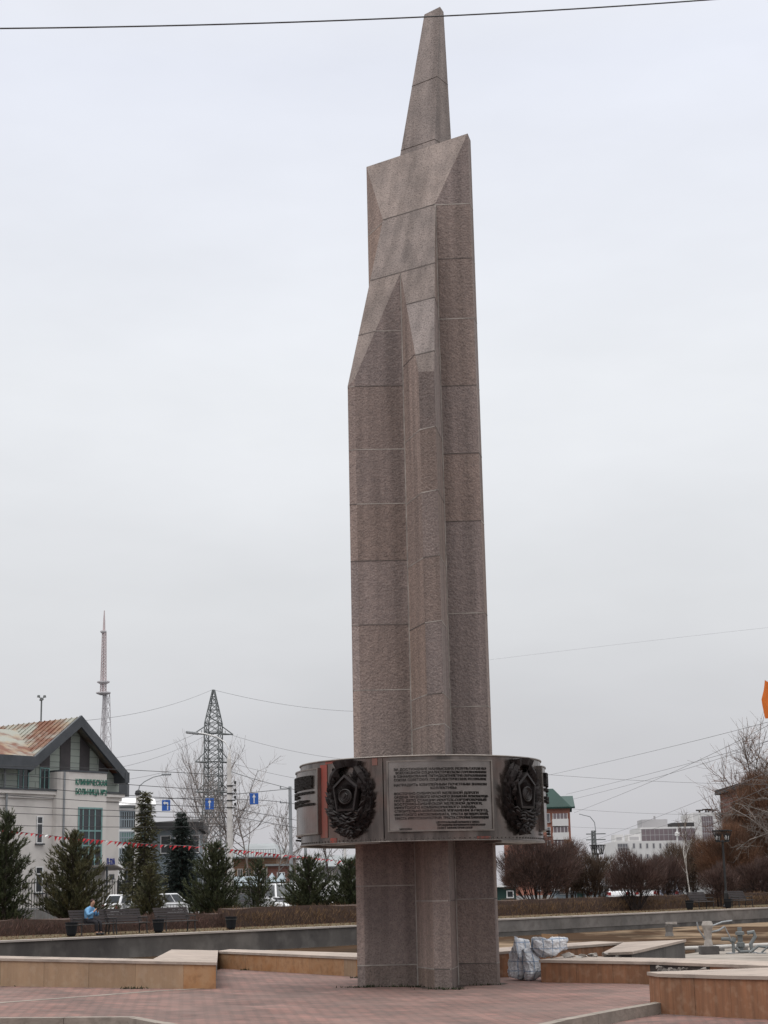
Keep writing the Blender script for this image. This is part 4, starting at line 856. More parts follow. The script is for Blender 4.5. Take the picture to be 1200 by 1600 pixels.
# --- far white complex
D = 430
t, P, U, u1, z1 = simple_building('long_white_block', 'long white far block with one row of small dark windows', (963, 1062), 1314, D, 20, 'far_white')
for k in range(9):
    ua, zt_ = U(988.5 + k * 10.3, 1317.5); ub, zb_ = U(992.5 + k * 10.3, 1325.5)
    if ub < u1: window(P, 0, t, ua, ub, zb_, zt_, 0, glass='winfar', frame_m='far_grey', sill=False, fw=.12); window(P, 0, t, ua, ub, zb_ - 2.7, zt_ - 2.7, 0, glass='winfar', frame_m='far_grey', sill=False, fw=.12)
ua, zt_ = U(964.5, 1318); ub, zb_ = U(981.5, 1329.5); window(P, 0, t, ua, ub, zb_, zt_, 0, bars=(.25, .5, .75), hbars=(.5,), glass='winfar', frame_m='far_grey', sill=False, fw=.15)
for xa, xb, yt in ((963, 976.5, 1303.5), (984, 1003, 1303)):
    ua, ub = U(xa, 1310)[0], U(xb, 1310)[0]; zt_ = U(xa, yt)[1]; b = MB(); bx(b, P, 0, ua, ub, 3, 10, z1, zt_); rh = b.build('roof_house', M['far_white'], t); b = MB(); bx(b, P, 0, ua + .4, ub - .4, 2.9, 2.99, z1 + .4, zt_ - .7); b.build('window_band', M['far_grey'], rh)
t, P, U, u1, z1 = simple_building('glazed_block', 'far block with a brown curtain wall and pale roof tanks', (1005, 1093), 1292, D + 25, 20, 'far_white')
za, zb_ = U(1040, 1294.5)[1], U(1040, 1314)[1]
window(P, 0, t, .3, u1 - .2, zb_, za, 0, bars=[k / 12 for k in range(1, 12)], hbars=(.5,), glass='glass_brown', frame_m='far_grey', sill=False, fw=.12)
for xa, xb, yt, m_ in ((1006, 1046, 1280, 'far_grey'), (1053, 1088, 1285, 'roof_dark')):
    ua, ub = U(xa, 1290)[0], U(xb, 1290)[0]; zt_ = U(xa, yt)[1]; b = MB(); bx(b, P, 0, ua, ub, 3, 12, z1, zt_); b.build('roof_house', M[m_], t)
b = MB(); ua, zt_ = U(1026, 1274); b.tube([P(ua, 4, z1), P(ua, 4, zt_)], .3, 6); b.build('roof_pole', M['far_grey'], t)
t, P, U, u1, z1 = simple_building('white_tower_block', 'tall white far block with brown glazing and roof aerials', (1090, 1148), 1269, D + 40, 20, 'far_white')
ua, zt_ = U(1095.5, 1275); ub, zb_ = U(1116, 1312); window(P, 0, t, ua, ub, zb_, zt_, 0, bars=(.2, .4, .6, .8), hbars=(.25, .5, .75), glass='glass_brown', frame_m='far_grey', sill=False, fw=.14)
for xa, xb in ((1120.5, 1130), (1134, 1141)):
    ua, zt_ = U(xa, 1275); ub, zb_ = U(xb, 1312); window(P, 0, t, ua, ub, zb_, zt_, 0, bars=(.5,), hbars=(.2, .4, .6, .8), glass='winfar', frame_m='far_white', sill=False, fw=.3)
b = MB()
for xa in (1097, 1107, 1111, 1118): ua, zt_ = U(xa, random.uniform(1262, 1266)); b.tube([P(ua, 4, z1), P(ua, 4, zt_)], .3, 5); b.bar(P(ua - 1, 4, zt_), P(ua + 1, 4, zt_), .4, .4)
b.build('roof_aerials', M['roof_dark'], t)
t, P, U, u1, z1 = simple_building('brick_block', 'dull red brick block with a dark roof edge behind the right hand trees', (1174, 1260), 1230, 185, 14, 'brick_red')
b = MB(); bx(b, P, 0, -.5, u1 + .5, -.6, 14.5, z1, z1 + .55); b.build('roof_edge', M['roof_dark'], t)
for k in range(3):
    for q in range(4): window(P, 0, t, 1.0 + k * 2.2, 2.2 + k * 2.2, z1 - 2.6 - q * 3, z1 - 1.0 - q * 3, 0)

# ------------------------------------------------------------------ vegetation
def rv(): return Vector((random.gauss(0, 1), random.gauss(0, 1), random.gauss(0, 1))).normalized()
def blade(b, p, d, l, w, mi=0):
    s_ = d.cross(rv())
    if s_.length < 1e-3: return
    s_ = s_.normalized() * w; q = p + d * l
    b.v += [tuple(p - s_), tuple(p + s_), tuple(q)]; k = len(b.v); b.f.append((k - 3, k - 2, k - 1)); b.m.append(mi); b.t.append(1.0)
def pine(name, label, x, ytop, D, hw, m='needles', dens=1.0, shape='pine', low=0.12, group='conifers on the lawn', bias=0.0):
    random.seed(int(x * 13 + ytop)); top = AT(x, ytop, D); h = top.z; rad = hw * D / F_PX; base = Vector((top.x, D, 0)); base.x = AT(x + 0.021 * (1400 - ytop), 1400, D).x
    t = thing(name, label, 'tree', base, 0, group)
    lean = Vector((top.x - base.x, 0, 0)) * 0
    b = MB(); b.tube([base, base + Vector((0.03, 0, h * .5)), base + Vector((0, 0, h * .97))], [max(.05, h * .022), h * .014, .012], 7); b.build('trunk', M['bark'], t)
    n = MB(); lv = int(h / (0.25 if shape == 'pine' else 0.21))
    limbs = MB()
    for i in range(lv):
        f_ = low + (1 - low) * i / lv; z = h * f_
        if shape == 'spruce': rr = rad * (1 - f_) ** 0.85 * random.uniform(.85, 1.15) + .12
        else: rr = rad * (min(1, (1 - f_) * 1.75) ** 0.75) * (0.75 + 0.25 * min(1, f_ * 5)) * random.uniform(.75, 1.25) + .1
        nb = max(3, int((7 if shape == 'pine' else 9) * dens))
        a0 = random.random() * 6.28
        for k in range(nb):
            a = a0 + 6.2832 * k / nb + random.uniform(-.3, .3); up = (0.55 + 0.5 * f_) if shape == 'pine' else random.uniform(-.28, .05)
            r_ = rr * random.uniform(.6, 1.1) * (1.38 if shape == 'pine' else 1.12)
            d = Vector((math.cos(a), math.sin(a), up * random.uniform(.5, 1.3))).normalized()
            p0 = base + Vector((0, 0, z - (r_ * up * .55 if shape == 'pine' else 0)))
            if p0.z < .15: p0.z = .15 + random.random() * .2
            p1 = p0 + d * r_
            if p1.z > h: p1.z = h
            limbs.tube([p0, p0.lerp(p1, .5) - Vector((0, 0, .05)), p1], [.03, .02, .006], 4, cap=False)
            nt_ = max(4, int(r_ * 11 * dens))
            for q in range(nt_):
                s_ = (q + .6) / nt_; c = p0.lerp(p1, max(.15, s_)) + rv() * .12 * (0.4 + s_)
                dd = (d + rv() * .55 + Vector((0, 0, .55 if shape == 'pine' else -.1))).normalized()
                L = random.uniform(.22, .40) if shape == 'pine' else random.uniform(.18, .32)
                for w_ in range(11):
                    e = (dd + rv() * .55).normalized(); blade(n, c + dd * random.uniform(0, L * .8), e, L * random.uniform(.45, .8), random.uniform(.014, .028))
    for w_ in range(60): blade(n, base + Vector((0, 0, h * random.uniform(.9, .985))), (Vector((0, 0, 1)) + rv() * .6).normalized(), .22, .016)
    limbs.build('limbs', M['bark'], t)
    n.build('crown', M[m], t)
    return t
pine('pine_tree', 'big dark pine cut by the left edge of the photo', 4, 1268, 84, 34, dens=1.1, low=.03)
pine('pine_tree', 'bushy yellow green pine in front of the office sign bay, left of the seated person', 112, 1298, 86, 50, 'needles_y', dens=1.1, low=.03)
pine('pine_tree', 'small dark pine by the door canopy of the office', 200, 1316, 146, 17, low=.1)
pine('spruce_tree', 'tall narrow brownish spruce in front of the green glazed building', 222, 1236, 104, 33, 'needles_y', shape='spruce', low=.06, dens=1.0)
pine('spruce_tree', 'dark blue green spruce between the first and second hanging road sign', 280, 1268, 128, 40, 'needles_b', shape='spruce', low=.05, dens=1.3)
pine('pine_tree', 'dense dark green pine just left of the thick white pole', 334, 1316, 92, 36, dens=1.25, low=.03)
pine('pine_tree', 'small sparse pine just right of the thick white pole', 402, 1344, 100, 22, dens=.75, low=.2)
pine('pine_tree', 'rounded pine with a full crown at the grey steel pole', 482, 1338, 92, 36, dens=1.2, low=.04)
pine('pine_tree', 'dark pine partly hidden by the left edge of the monument', 547, 1342, 92, 30, dens=1.2, low=.03)
pine('pine_tree', 'low green pine sapling between the dense pine and the spruce near the car', 232, 1352, 92, 17, 'needles_y', dens=1.0, low=.03)
pine('spruce_tree', 'dark spruce rising behind the rusty trees near the right edge', 1157, 1250, 160, 22, 'needles_b', shape='spruce', low=.1)

def grow(tr, tw, p, d, L, r, lvl, maxl, par, up, spread, wl):
    n = 3; pts = [p]; q = p; dd = d
    for i in range(n):
        dd = (dd + rv() * par['wob'] + Vector((0, 0, up))).normalized(); q = q + dd * (L / n); pts.append(q)
    if lvl < maxl - 1: tr.tube(pts, [r, r * .82, r * .66, r * .5], 5 if lvl == 0 else 4, cap=False)
    else:
        for a, c in zip(pts, pts[1:]): tw.tube([a, c], [r, r * .6], 3, cap=False)
    if lvl >= maxl:
        return
    k = par['kids'][min(lvl, len(par['kids']) - 1)]
    for j in range(k):
        s_ = par['first'] + (1 - par['first']) * (j + random.random()) / k; x = s_ * n; i = min(int(x), n - 1); c = pts[i].lerp(pts[i + 1], x - i)
        e = (dd * (1 - spread) + rv() * spread + Vector((0, 0, up))).normalized()
        grow(tr, tw, c, e, L * par['ratio'] * random.uniform(.7, 1.15), r * .5, lvl + 1, maxl, par, up, spread, wl)
    if lvl == maxl - 1:
        for j in range(par['twigs']):
            c = pts[random.randint(0, n - 1)].lerp(pts[random.randint(1, n)], random.random())
            blade(tw, c, (dd * .7 + rv() * .8 + Vector((0, 0, up))).normalized(), wl * random.uniform(.5, 1.3), random.uniform(.008, .016))
def bare(name, label, x, ytop, D, m_tr, m_tw, kids=(9, 6, 5), up=.12, spread=.55, wob=.16, ratio=.55, first=.3, twigs=5, wl=.6, r=None, stems=1, lean=(0, 0), group=None, cat='tree', maxl=3, lenf=.9):
    random.seed(int(x * 17 + ytop + 3)); top = AT(x, ytop, D); h = top.z; base = Vector((AT(x + 0.021 * (1400 - ytop), 1400, D).x, D, 0)); t = thing(name, label, cat, base, 0, group)
    tr, tw = MB(), MB(); par = dict(kids=kids, wob=wob, ratio=ratio, first=first, twigs=twigs)
    for s_ in range(stems):
        a = 6.28 * s_ / stems + random.random(); d = Vector((math.cos(a) * (.55 if stems > 1 else .03) + lean[0], math.sin(a) * (.55 if stems > 1 else .03) + lean[1], 1)).normalized()
        grow(tr, tw, base + Vector((math.cos(a), math.sin(a), 0)) * (.18 if stems > 1 else 0), d, h * lenf * random.uniform(.8, 1.05) / (1 if stems == 1 else 1.25), r or h * .016, 0, maxl, par, up, spread, wl)
    tr.build('trunk', M[m_tr], t); tw.build('crown', M[m_tw], t); return t
bare('bare_tree', 'tall bare tree with upright twigs behind the lattice pylon', 311, 1202, 240, 'twig_grey', 'twig_pale', kids=(18, 7, 5), up=.16, spread=.5, r=.15, twigs=7, wl=1.1)
bare('bare_tree', 'bare brown tree right of the thick white pole', 387, 1240, 190, 'twig_grey', 'twig_pale', kids=(12, 7, 6), up=.1, spread=.6, r=.11, first=.4)
bare('bare_tree', 'faint small bare tree behind the brick annex', 424, 1292, 185, 'bark_pale', 'twig_grey', kids=(9, 5, 4), r=.09)
bare('bare_tree', 'faint bare tree beside the grey steel pole', 447, 1300, 180, 'bark_pale', 'twig_grey', kids=(9, 5, 4), r=.09)
bare('bare_tree', 'slim bare tree with red brown twigs left of the thick white pole', 345, 1268, 165, 'bark', 'twig_grey', kids=(9, 5, 4), r=.1)
bare('bare_tree', 'bare tree seen under the band left of the monument base', 520, 1318, 150, 'bark', 'twig_grey', kids=(9, 5, 5), r=.09)
def bush(name, label, x0, x1, ytop, D, m='twig_red', stems=12, n=5200, zlow=.28, m_tr='twig_dark', wl=.5, group='leafless shrubs behind the hedge', squash=1.0):
    random.seed(int(x0 * 11 + ytop)); xc = (x0 + x1) / 2; top = AT(xc, ytop, D); h = top.z; rad = (x1 - x0) / 2 * D / F_PX * 1.12; n = int(n * 1.7); h *= 1.06; base = Vector((AT(xc + 0.6, 1400, D).x, D, 0))
    t = thing(name, label, 'shrub', base, 0, group); tr, tw = MB(), MB(); ends = []
    for s_ in range(stems):
        a = 6.2832 * s_ / stems + random.uniform(-.3, .3); rr = random.uniform(.25, 1.0)
        e = base + Vector((math.cos(a) * rad * rr * .8, math.sin(a) * rad * rr * .8, h * (.95 - .45 * rr * rr) * random.uniform(.75, 1)))
        p0 = base + Vector((math.cos(a) * .22, math.sin(a) * .22, 0)); m_ = p0.lerp(e, .45) + Vector((math.cos(a) * rad * .04, math.sin(a) * rad * .04, -h * .03)) + rv() * .12
        tr.tube([p0, m_, e], [.055, .035, .008], 5, cap=False); ends.append((p0, m_, e))
        for q in range(7):
            s2 = random.uniform(.3, .85); c = (p0.lerp(m_, s2 * 2) if s2 < .5 else m_.lerp(e, s2 * 2 - 1)); d = ((e - p0).normalized() + rv() * .7 + Vector((0, 0, .25))).normalized(); L = h * random.uniform(.22, .4)
            c2 = c + d * L * .5 + rv() * .06; tr.tube([c, c2, c + d * L], [.022, .014, .005], 4, cap=False); ends.append((c, c2, c + d * L))
    for _ in range(n):
        while True:
            u = rv(); r_ = random.random() ** .42; z = u.z * r_
            zz = h * (.58 + .40 * z) if True else 0
            if zz > h * zlow: break
        wob_ = 1 + .10 * math.sin(u.x * 5 + x0) + .08 * math.sin(u.z * 7 + u.y * 4)
        p = Vector((base.x + u.x * rad * r_ * wob_, base.y + u.y * rad * r_ * wob_, min(zz * wob_, h * 1.03)))
        d = (u * .55 + Vector((0, 0, .75)) + rv() * .45).normalized(); blade(tw, p, d, wl * random.uniform(.5, 1.25), random.uniform(.008, .017))
    tr.build('stems', M[m_tr], t); tw.build('crown', M[m], t); return t
bush('leafless_shrub', 'largest dome shaped reddish shrub right beside the monument band', 782, 900, 1310, 106, 'twig_red', 16, 11500)
bush('leafless_shrub', 'reddish brown shrub growing between the large dome and the black post lamp', 868, 912, 1326, 112, 'twig_orange', 8, 3600)
bush('leafless_shrub', 'thin stemmed brown shrub below the double post lamp', 896, 958, 1340, 108, 'twig_brown', 10, 4200)
bush('leafless_shrub', 'dark multi stemmed shrub under the long white far block', 952, 1032, 1340, 104, 'twig_red', 15, 5600, zlow=.36)
bush('leafless_shrub', 'reddish shrub right of the dark multi stemmed one', 1016, 1066, 1344, 110, 'twig_red', 10, 3600)
bush('leafless_shrub', 'low round reddish bush left of the tall black lamp post', 1100, 1152, 1356, 112, 'twig_red', 8, 3600, zlow=.05, wl=.35)
bush('leafless_shrub', 'low red bush at the right edge behind the second lamp post', 1150, 1225, 1350, 122, 'twig_red', 9, 4800, zlow=.05)
bush('leafless_tree', 'olive brown leafless tree in front of the glazed far block', 1042, 1116, 1324, 140, 'twig_brown', 10, 6000, zlow=.08, wl=.8, group='leafless trees at the right')
bush('leafless_tree', 'rusty orange leafless tree right behind the tall lamp post', 1100, 1188, 1304, 134, 'twig_orange', 11, 11500, zlow=.08, wl=.8, group='leafless trees at the right')
bush('leafless_tree', 'tall rusty leafless tree cut by the right edge in front of the brick block', 1146, 1262, 1232, 142, 'twig_orange', 12, 21000, zlow=.08, wl=.9, group='leafless trees at the right')
bare('birch_tree', 'slim white stemmed birch left of the tall black lamp post', 1077, 1318, 118, 'birch', 'twig_brown', kids=(9, 5, 4), up=.16, spread=.45, r=.05, lean=(-.12, 0))
bare('bare_tree', 'dense rusty bare tree in front of the left edge of the dull red brick block', 1172, 1206, 150, 'bark', 'twig_orange', kids=(18, 9, 7), up=.08, spread=.55, r=.1, first=.25, twigs=8, wl=.8, lenf=.85)
bare('bare_tree', 'second dense rusty bare tree at the right edge in front of the brick block', 1206, 1196, 146, 'bark', 'twig_brown', kids=(18, 9, 7), up=.08, spread=.55, r=.1, first=.25, twigs=8, wl=.8, lenf=.85)
bare('bare_tree', 'pale twigged weeping tree hanging in from the right edge', 1232, 1130, 118, 'bark_pale', 'twig_grey', kids=(20, 9, 6), up=.0, spread=.60, r=.10, ratio=.44, first=.2, wob=.26, twigs=7, wl=.5)

def S_at(x, off):
    d = ray(x, 1390); o = RIM0 + rn * off; n = Vector((-rd.y, rd.x)); k = n.dot(o) / (n.x * d.x + n.y * d.y); return (Vector((d.x * k, d.y * k)) - o).dot(rd)
def hedge(name, label, xa, xb, off, wdt, hh, m, dens=260):
    s0, s1 = S_at(xa, off), S_at(xb, off); o = RP((s0 + s1) / 2, off); t = thing(name, label, 'hedge', (*o, 0), 0, 'clipped hedges along the basin')
    b = MB(); k = max(2, int((s1 - s0) / 1.2)); pf = []
    for i in range(k + 1):
        s_ = s0 + .1 + (s1 - s0 - .2) * i / k; j = random.uniform(-.06, .06); pf.append([Vector((*RP(s_, off - wdt * .38 + j), 0)), Vector((*RP(s_, off - wdt * .34 + j), hh * .8 + j)), Vector((*RP(s_, off + wdt * .34), hh * .8)), Vector((*RP(s_, off + wdt * .38), 0))])
    for a, c in zip(pf, pf[1:]):
        for i in range(3): b.quad(a[i], c[i], c[i + 1], a[i + 1])
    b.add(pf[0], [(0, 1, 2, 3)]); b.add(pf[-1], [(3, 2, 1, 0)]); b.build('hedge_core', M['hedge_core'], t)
    b = MB()
    for _ in range(int((s1 - s0) * dens)):
        s_ = random.uniform(s0, s1); w_ = random.uniform(-.5, .5) * wdt; z = hh * random.random() ** .6 * (0.86 + .07 * math.sin(s_ * 1.7) + .05 * math.sin(s_ * 4.3))
        if abs(w_) < wdt * .3 and z < hh * .66: w_ = -wdt * random.uniform(.36, .5)
        L = random.uniform(.14, .32); p = Vector((*RP(s_, off + w_), max(0, z - L * .6))); d = (Vector((0, 0, 1)) + rv() * .55 + Vector((-rn.x, -rn.y, 0)) * -.6 * (w_ / wdt)).normalized(); blade(b, p, d, L, random.uniform(.006, .014))
    b.build('foliage', M[m], t); return t
hedge('clipped_hedge', 'low purplish leafless hedge behind the benches at the left', -25, 352, 7.2, 1.5, .80, 'hedge_purple')
hedge('clipped_hedge', 'taller rusty leafless hedge left of and behind the monument base', 350, 690, 6.4, 1.6, 1.08, 'hedge_rust')
hedge('clipped_hedge', 'rusty leafless hedge under the reddish shrubs right of the monument', 700, 1062, 6.8, 1.6, 1.05, 'hedge_rust')
hedge('clipped_hedge', 'short rusty hedge by the tall lamp post at the right', 1066, 1290, 8.2, 1.6, 1.0, 'hedge_rust')
# fallen leaves and dry grass on the strip between the rim and the hedge
b = MB()
for _ in range(5200):
    s_ = random.uniform(S_at(-20, 2), S_at(1230, 2)); p = Vector((*RP(s_, random.uniform(.6, 6.0)), .002)); blade(b, p, (Vector((0, 0, 1)) + rv() * 1.1).normalized(), random.uniform(.04, .14), random.uniform(.006, .02))
tag(b.build('dry_grass', M['twig_orange']), 'dry grass and fallen leaves on the strip behind the basin rim', 'grass', kind='stuff')
b = MB()
for cx_, cy_, n in ((-.45, 28.72, 80), (.05, 28.68, 40), (.45, 28.45, 45), (.70, 27.8, 50), (.95, 27.6, 34), (1.5, 28.62, 26), (-.75, 28.8, 26)):
    for _ in range(n): p = Vector((cx_ + random.gauss(0, .13), cy_ + random.gauss(0, .04), 0)); blade(b, p, (Vector((0, -.2, 1)) + rv() * .9).normalized(), random.uniform(.02, .07), random.uniform(.006, .014))
for x, y in ((39, 1541), (200, 1545), (216, 1545), (385, 1516), (560, 1528)):
    g = G(x, y)
    for _ in range(30): blade(b, g + Vector((random.gauss(0, .07), random.gauss(0, .03), 0)), (Vector((0, 0, 1)) + rv() * .9).normalized(), random.uniform(.02, .07), .012)
tag(b.build('weeds', M['moss']), 'dark weeds in the paving joints at the foot of the monument and walls', 'weeds', kind='stuff')

# ------------------------------------------------------------------ vehicles
def car(name, label, loc, head, paint='carwhite', L=4.5, Wd=1.78, H=1.62, belt=.98, kind='wagon', group='cars parked along the road'):
    t = thing(name, label, 'car', (loc[0], loc[1], loc[2]), head, group)
    w = Wd / 2
    low = [(-L / 2, .30), (-L / 2 + .15, .22), (L / 2 - .2, .22), (L / 2, .36), (L / 2 - .02, .62), (L / 2 - .25, .80), (L * .22, belt), (-L / 2 + .08, belt + .02), (-L / 2 - .02, .70)]
    b = MB(); f_ = [(x, -w, z) for x, z in low]; k_ = [(x, w, z) for x, z in low]; n = len(low)
    b.add(f_ + k_, [tuple(range(n)), tuple(range(2 * n - 1, n - 1, -1))] + [(i, i + n, (i + 1) % n + n, (i + 1) % n) for i in range(n)]); b.build('body', M[paint], t, world=False, bevel=.07)
    if kind == 'wagon': g0, g1 = [(-L / 2 + .12, belt), (L * .24, belt)], [(-L / 2 + .5, H), (L * .06, H)]
    else: g0, g1 = [(-L / 2 + .05, belt), (L * .42, belt)], [(-L / 2 + .1, H), (L * .28, H)]
    wt = w * .80; wb = w * .965
    A = [Vector((g0[0][0], -wb, belt)), Vector((g0[1][0], -wb, belt)), Vector((g0[1][0], wb, belt)), Vector((g0[0][0], wb, belt))]
    B = [Vector((g1[0][0], -wt, H)), Vector((g1[1][0], -wt, H)), Vector((g1[1][0], wt, H)), Vector((g1[0][0], wt, H))]
    b = MB(); b.add(A + B, [(3, 2, 1, 0), (4, 5, 6, 7), (0, 1, 5, 4), (1, 2, 6, 5), (2, 3, 7, 6), (3, 0, 4, 7)]); b.build('cabin', M[paint], t, world=False, bevel=.05)
    def pane(p, q, r_, s_, u0, u1, v0, v1):
        f = lambda u, v: (p.lerp(q, u)).lerp(s_.lerp(r_, u), v)
        nrm = (q - p).cross(s_ - p).normalized() * .012; b = MB(); c = [f(u0, v0), f(u1, v0), f(u1, v1), f(u0, v1)]
        b.add([x + nrm for x in c] + [x - nrm for x in c], [(0, 1, 2, 3), (0, 4, 5, 1), (1, 5, 6, 2), (2, 6, 7, 3), (3, 7, 4, 0)]); b.build('window', M['glass'], t, world=False)
    pane(A[0], A[1], B[1], B[0], .05, .33, .10, .88); pane(A[0], A[1], B[1], B[0], .36, .64, .10, .88); pane(A[0], A[1], B[1], B[0], .67, .95, .10, .88)
    pane(A[2], A[3], B[3], B[2], .05, .33, .10, .88); pane(A[2], A[3], B[3], B[2], .36, .64, .10, .88); pane(A[2], A[3], B[3], B[2], .67, .95, .10, .88)
    pane(A[1], A[2], B[2], B[1], .06, .94, .08, .92); pane(A[3], A[0], B[0], B[3], .08, .92, .10, .85)
    for x in (-L * .30, L * .31):
        for s_ in (-1, 1):
            b = MB(); pr = [(.12, -.10), (.30, -.11), (.33, -.06), (.33, .06), (.30, .11), (.12, .10)]
            n = 18; vs = [(x + r_ * math.cos(6.2832 * i / n), s_ * (w - .09) + o, .33 + r_ * math.sin(6.2832 * i / n)) for r_, o in pr for i in range(n)]
            b.add(vs, [(j * n + i, j * n + (i + 1) % n, (j + 1) * n + (i + 1) % n, (j + 1) * n + i) for j in range(len(pr) - 1) for i in range(n)]); wh = b.build('wheel', M['rubber'], t, world=False, smooth=True)
            b = MB(); b.add([(x + .2 * math.cos(6.2832 * i / n), s_ * (w + .015), .33 + .2 * math.sin(6.2832 * i / n)) for i in range(n)], [tuple(range(n))]); b.build('rim', M['galv'], wh, world=True) if False else None
    for s_ in (-1, 1):
        b = MB(); b.box((-L / 2 - .01, s_ * (w - .14), .82), (.07, .24, .26)); b.build('tail_light', M['carred'], t, world=False, bevel=.02)
        b = MB(); b.box((L / 2 - .10, s_ * (w - .22), .70), (.14, .36, .15)); b.build('headlight', M['white'], t, world=False, bevel=.03)
        b = MB(); b.box((L * .19, s_ * (w + .09), belt + .08), (.12, .2, .15)); b.build('mirror', M['black'], t, world=False, bevel=.03)
    return t
rh = math.atan2(rd.y, rd.x)
g = AT(262, 1430, 116); car('parked_wagon', 'white station wagon with red tail lights parked behind the benches at the left', (g.x, g.y, 0.01), rh)
g = AT(212, 1430, 117); car('parked_wagon', 'white car mostly hidden by pines, behind the white station wagon', (g.x, g.y, 0.01), rh)
g = AT(437, 1412, 122); car('delivery_van', 'white van facing the viewer between two pines by the hedge', (g.x, g.y, 0.01), R(-70), L=4.6, H=2.15, belt=1.15, kind='van')
g = AT(378, 1412, 130); car('parked_car', 'dark car behind the sparse pine near the thick white pole', (g.x, g.y, 0.01), rh + .2, paint='gabledark', H=1.5)
g = AT(972, 1404, 142); car('parked_car', 'white car glimpsed under the thin stemmed brown shrub', (g.x, g.y, 0.01), rh + .5, H=1.5)
g = AT(1014, 1402, 146); car('parked_car', 'white car glimpsed through the dark multi stemmed shrub', (g.x, g.y, 0.01), rh + .5, H=1.5)
g = AT(1047, 1400, 140); car('parked_car', 'pale blue car between the shrubs and the right benches', (g.x, g.y, 0.01), rh + .5, paint='carblue', H=1.75)
g = AT(942, 1400, 150); car('parked_car', 'grey green car at the left end of the row under the shrubs', (g.x, g.y, 0.01), rh + .5, paint='pale_blue', H=1.5)
g = AT(498, 1412, 126); t = thing('box_truck', 'white box truck body showing right of the rounded pine', 'truck', (g.x, g.y, 0), rh + R(20), 'cars parked along the road')
b = MB(); b.box((0, 0, 1.35), (4.2, 2.1, 1.9)); b.build('cargo_box', M['white'], t, world=False, bevel=.04)
b = MB(); b.prism([(2.2, -.95), (3.7, -.95), (3.7, .95), (2.2, .95)], .5, [2.1, 1.4, 1.4, 2.1]); b.build('cab', M['carwhite'], t, world=False, bevel=.08)
b = MB(); b.box((0.5, 0, .42), (6.0, .9, .16)); b.build('chassis', M['black'], t, world=False)
for x in (-1.3, 2.7):
    for s_ in (-1, 1):
        b = MB(); n = 16; b.add([(x + .4 * math.cos(6.2832 * i / n), s_ * .9 + o, .4 + .4 * math.sin(6.2832 * i / n)) for o in (-.13, .13) for i in range(n)], [(i, (i + 1) % n, (i + 1) % n + n, i + n) for i in range(n)] + [tuple(range(n)), tuple(range(2 * n - 1, n - 1, -1))]); b.build('wheel', M['rubber'], t, world=False)

# ------------------------------------------------------------------ benches, urns, lamps
def make_bench(label):
    t = thing('park_bench', label, 'bench', (0, 0, 0), 0, 'benches beside the basin')
    b = MB()
    for k in range(4): b.box((0, -.06 - .125 * k, .45), (1.9, .10, .04))
    b.build('seat', M['bench_seat'], t, world=False)
    b = MB()
    for k in range(5): b.box((0, .08 + .05 * k, .55 + .105 * k), (1.9, .03, .095), mtx=Matrix.Rotation(R(-22), 3, 'X'))
    b.build('backrest', M['bench'], t, world=False)
    for x in (-.8, .8):
        b = MB(); b.tube([(x, .05, 0), (x, .02, .43), (x, .33, 1.0)], .03, 6); b.tube([(x, -.48, 0), (x, -.44, .43), (x, .02, .43)], .03, 6); b.tube([(x, -.46, .43), (x, -.46, .66), (x, .12, .66)], .022, 6); b.build('leg', M['black'], t, world=False)
    return t
BEN = [(143, 2.6, 'park bench at the left with a person in a blue jacket sitting on it'), (196, 2.6, 'empty park bench just right of the seated person'), (272, 2.7, 'empty park bench in front of the white station wagon'), (1092, 2.8, 'park bench just left of the tall black lamp post'), (1154, 2.8, 'park bench just right of the tall black lamp post')]
proto = None; bench_at = {}
for i, (x, off, lab) in enumerate(BEN):
    if proto is None: proto = make_bench(lab); o = proto
    else: o = copy_tree(proto)
    o['label'] = lab; s_ = S_at(x, off); o.location = (*RP(s_, off), 0.004); o.rotation_euler = (0, 0, rh); bench_at[i] = s_
def make_urn(label):
    t = thing('litter_urn', label, 'litter bin', (0, 0, 0), 0, 'dark litter urns by the benches')
    b = MB(); b.lathe([(0, .0), (.2, .0), (.2, .06), (.24, .10), (.29, .45), (.30, .62), (.33, .64), (.33, .70), (.27, .70), (.24, .30), (0, .28)], 18); b.build('bowl', M['urn'], t, world=False, smooth=False)
    b = MB(); b.lathe([(.315, .52), (.325, .53), (.325, .57), (.315, .58)], 18); b.build('band', M['black'], t, world=False); return t
proto = None
for x, off, lab in ((113, 2.0, 'dark litter urn at the left end of the bench with the person'), (248, 2.0, 'dark litter urn at the left end of the third bench'), (361, 2.2, 'dark litter urn at the foot of the thick white pole'), (1076, 2.2, 'dark litter urn at the left end of the benches by the lamp post'), (1136, 2.1, 'dark litter urn beside the tall black lamp post')):
    if proto is None: proto = make_urn(lab); o = proto
    else: o = copy_tree(proto)
    o['label'] = lab; o.location = (*RP(S_at(x, off), off), 0.004); o.scale = (.8, .8, .8)
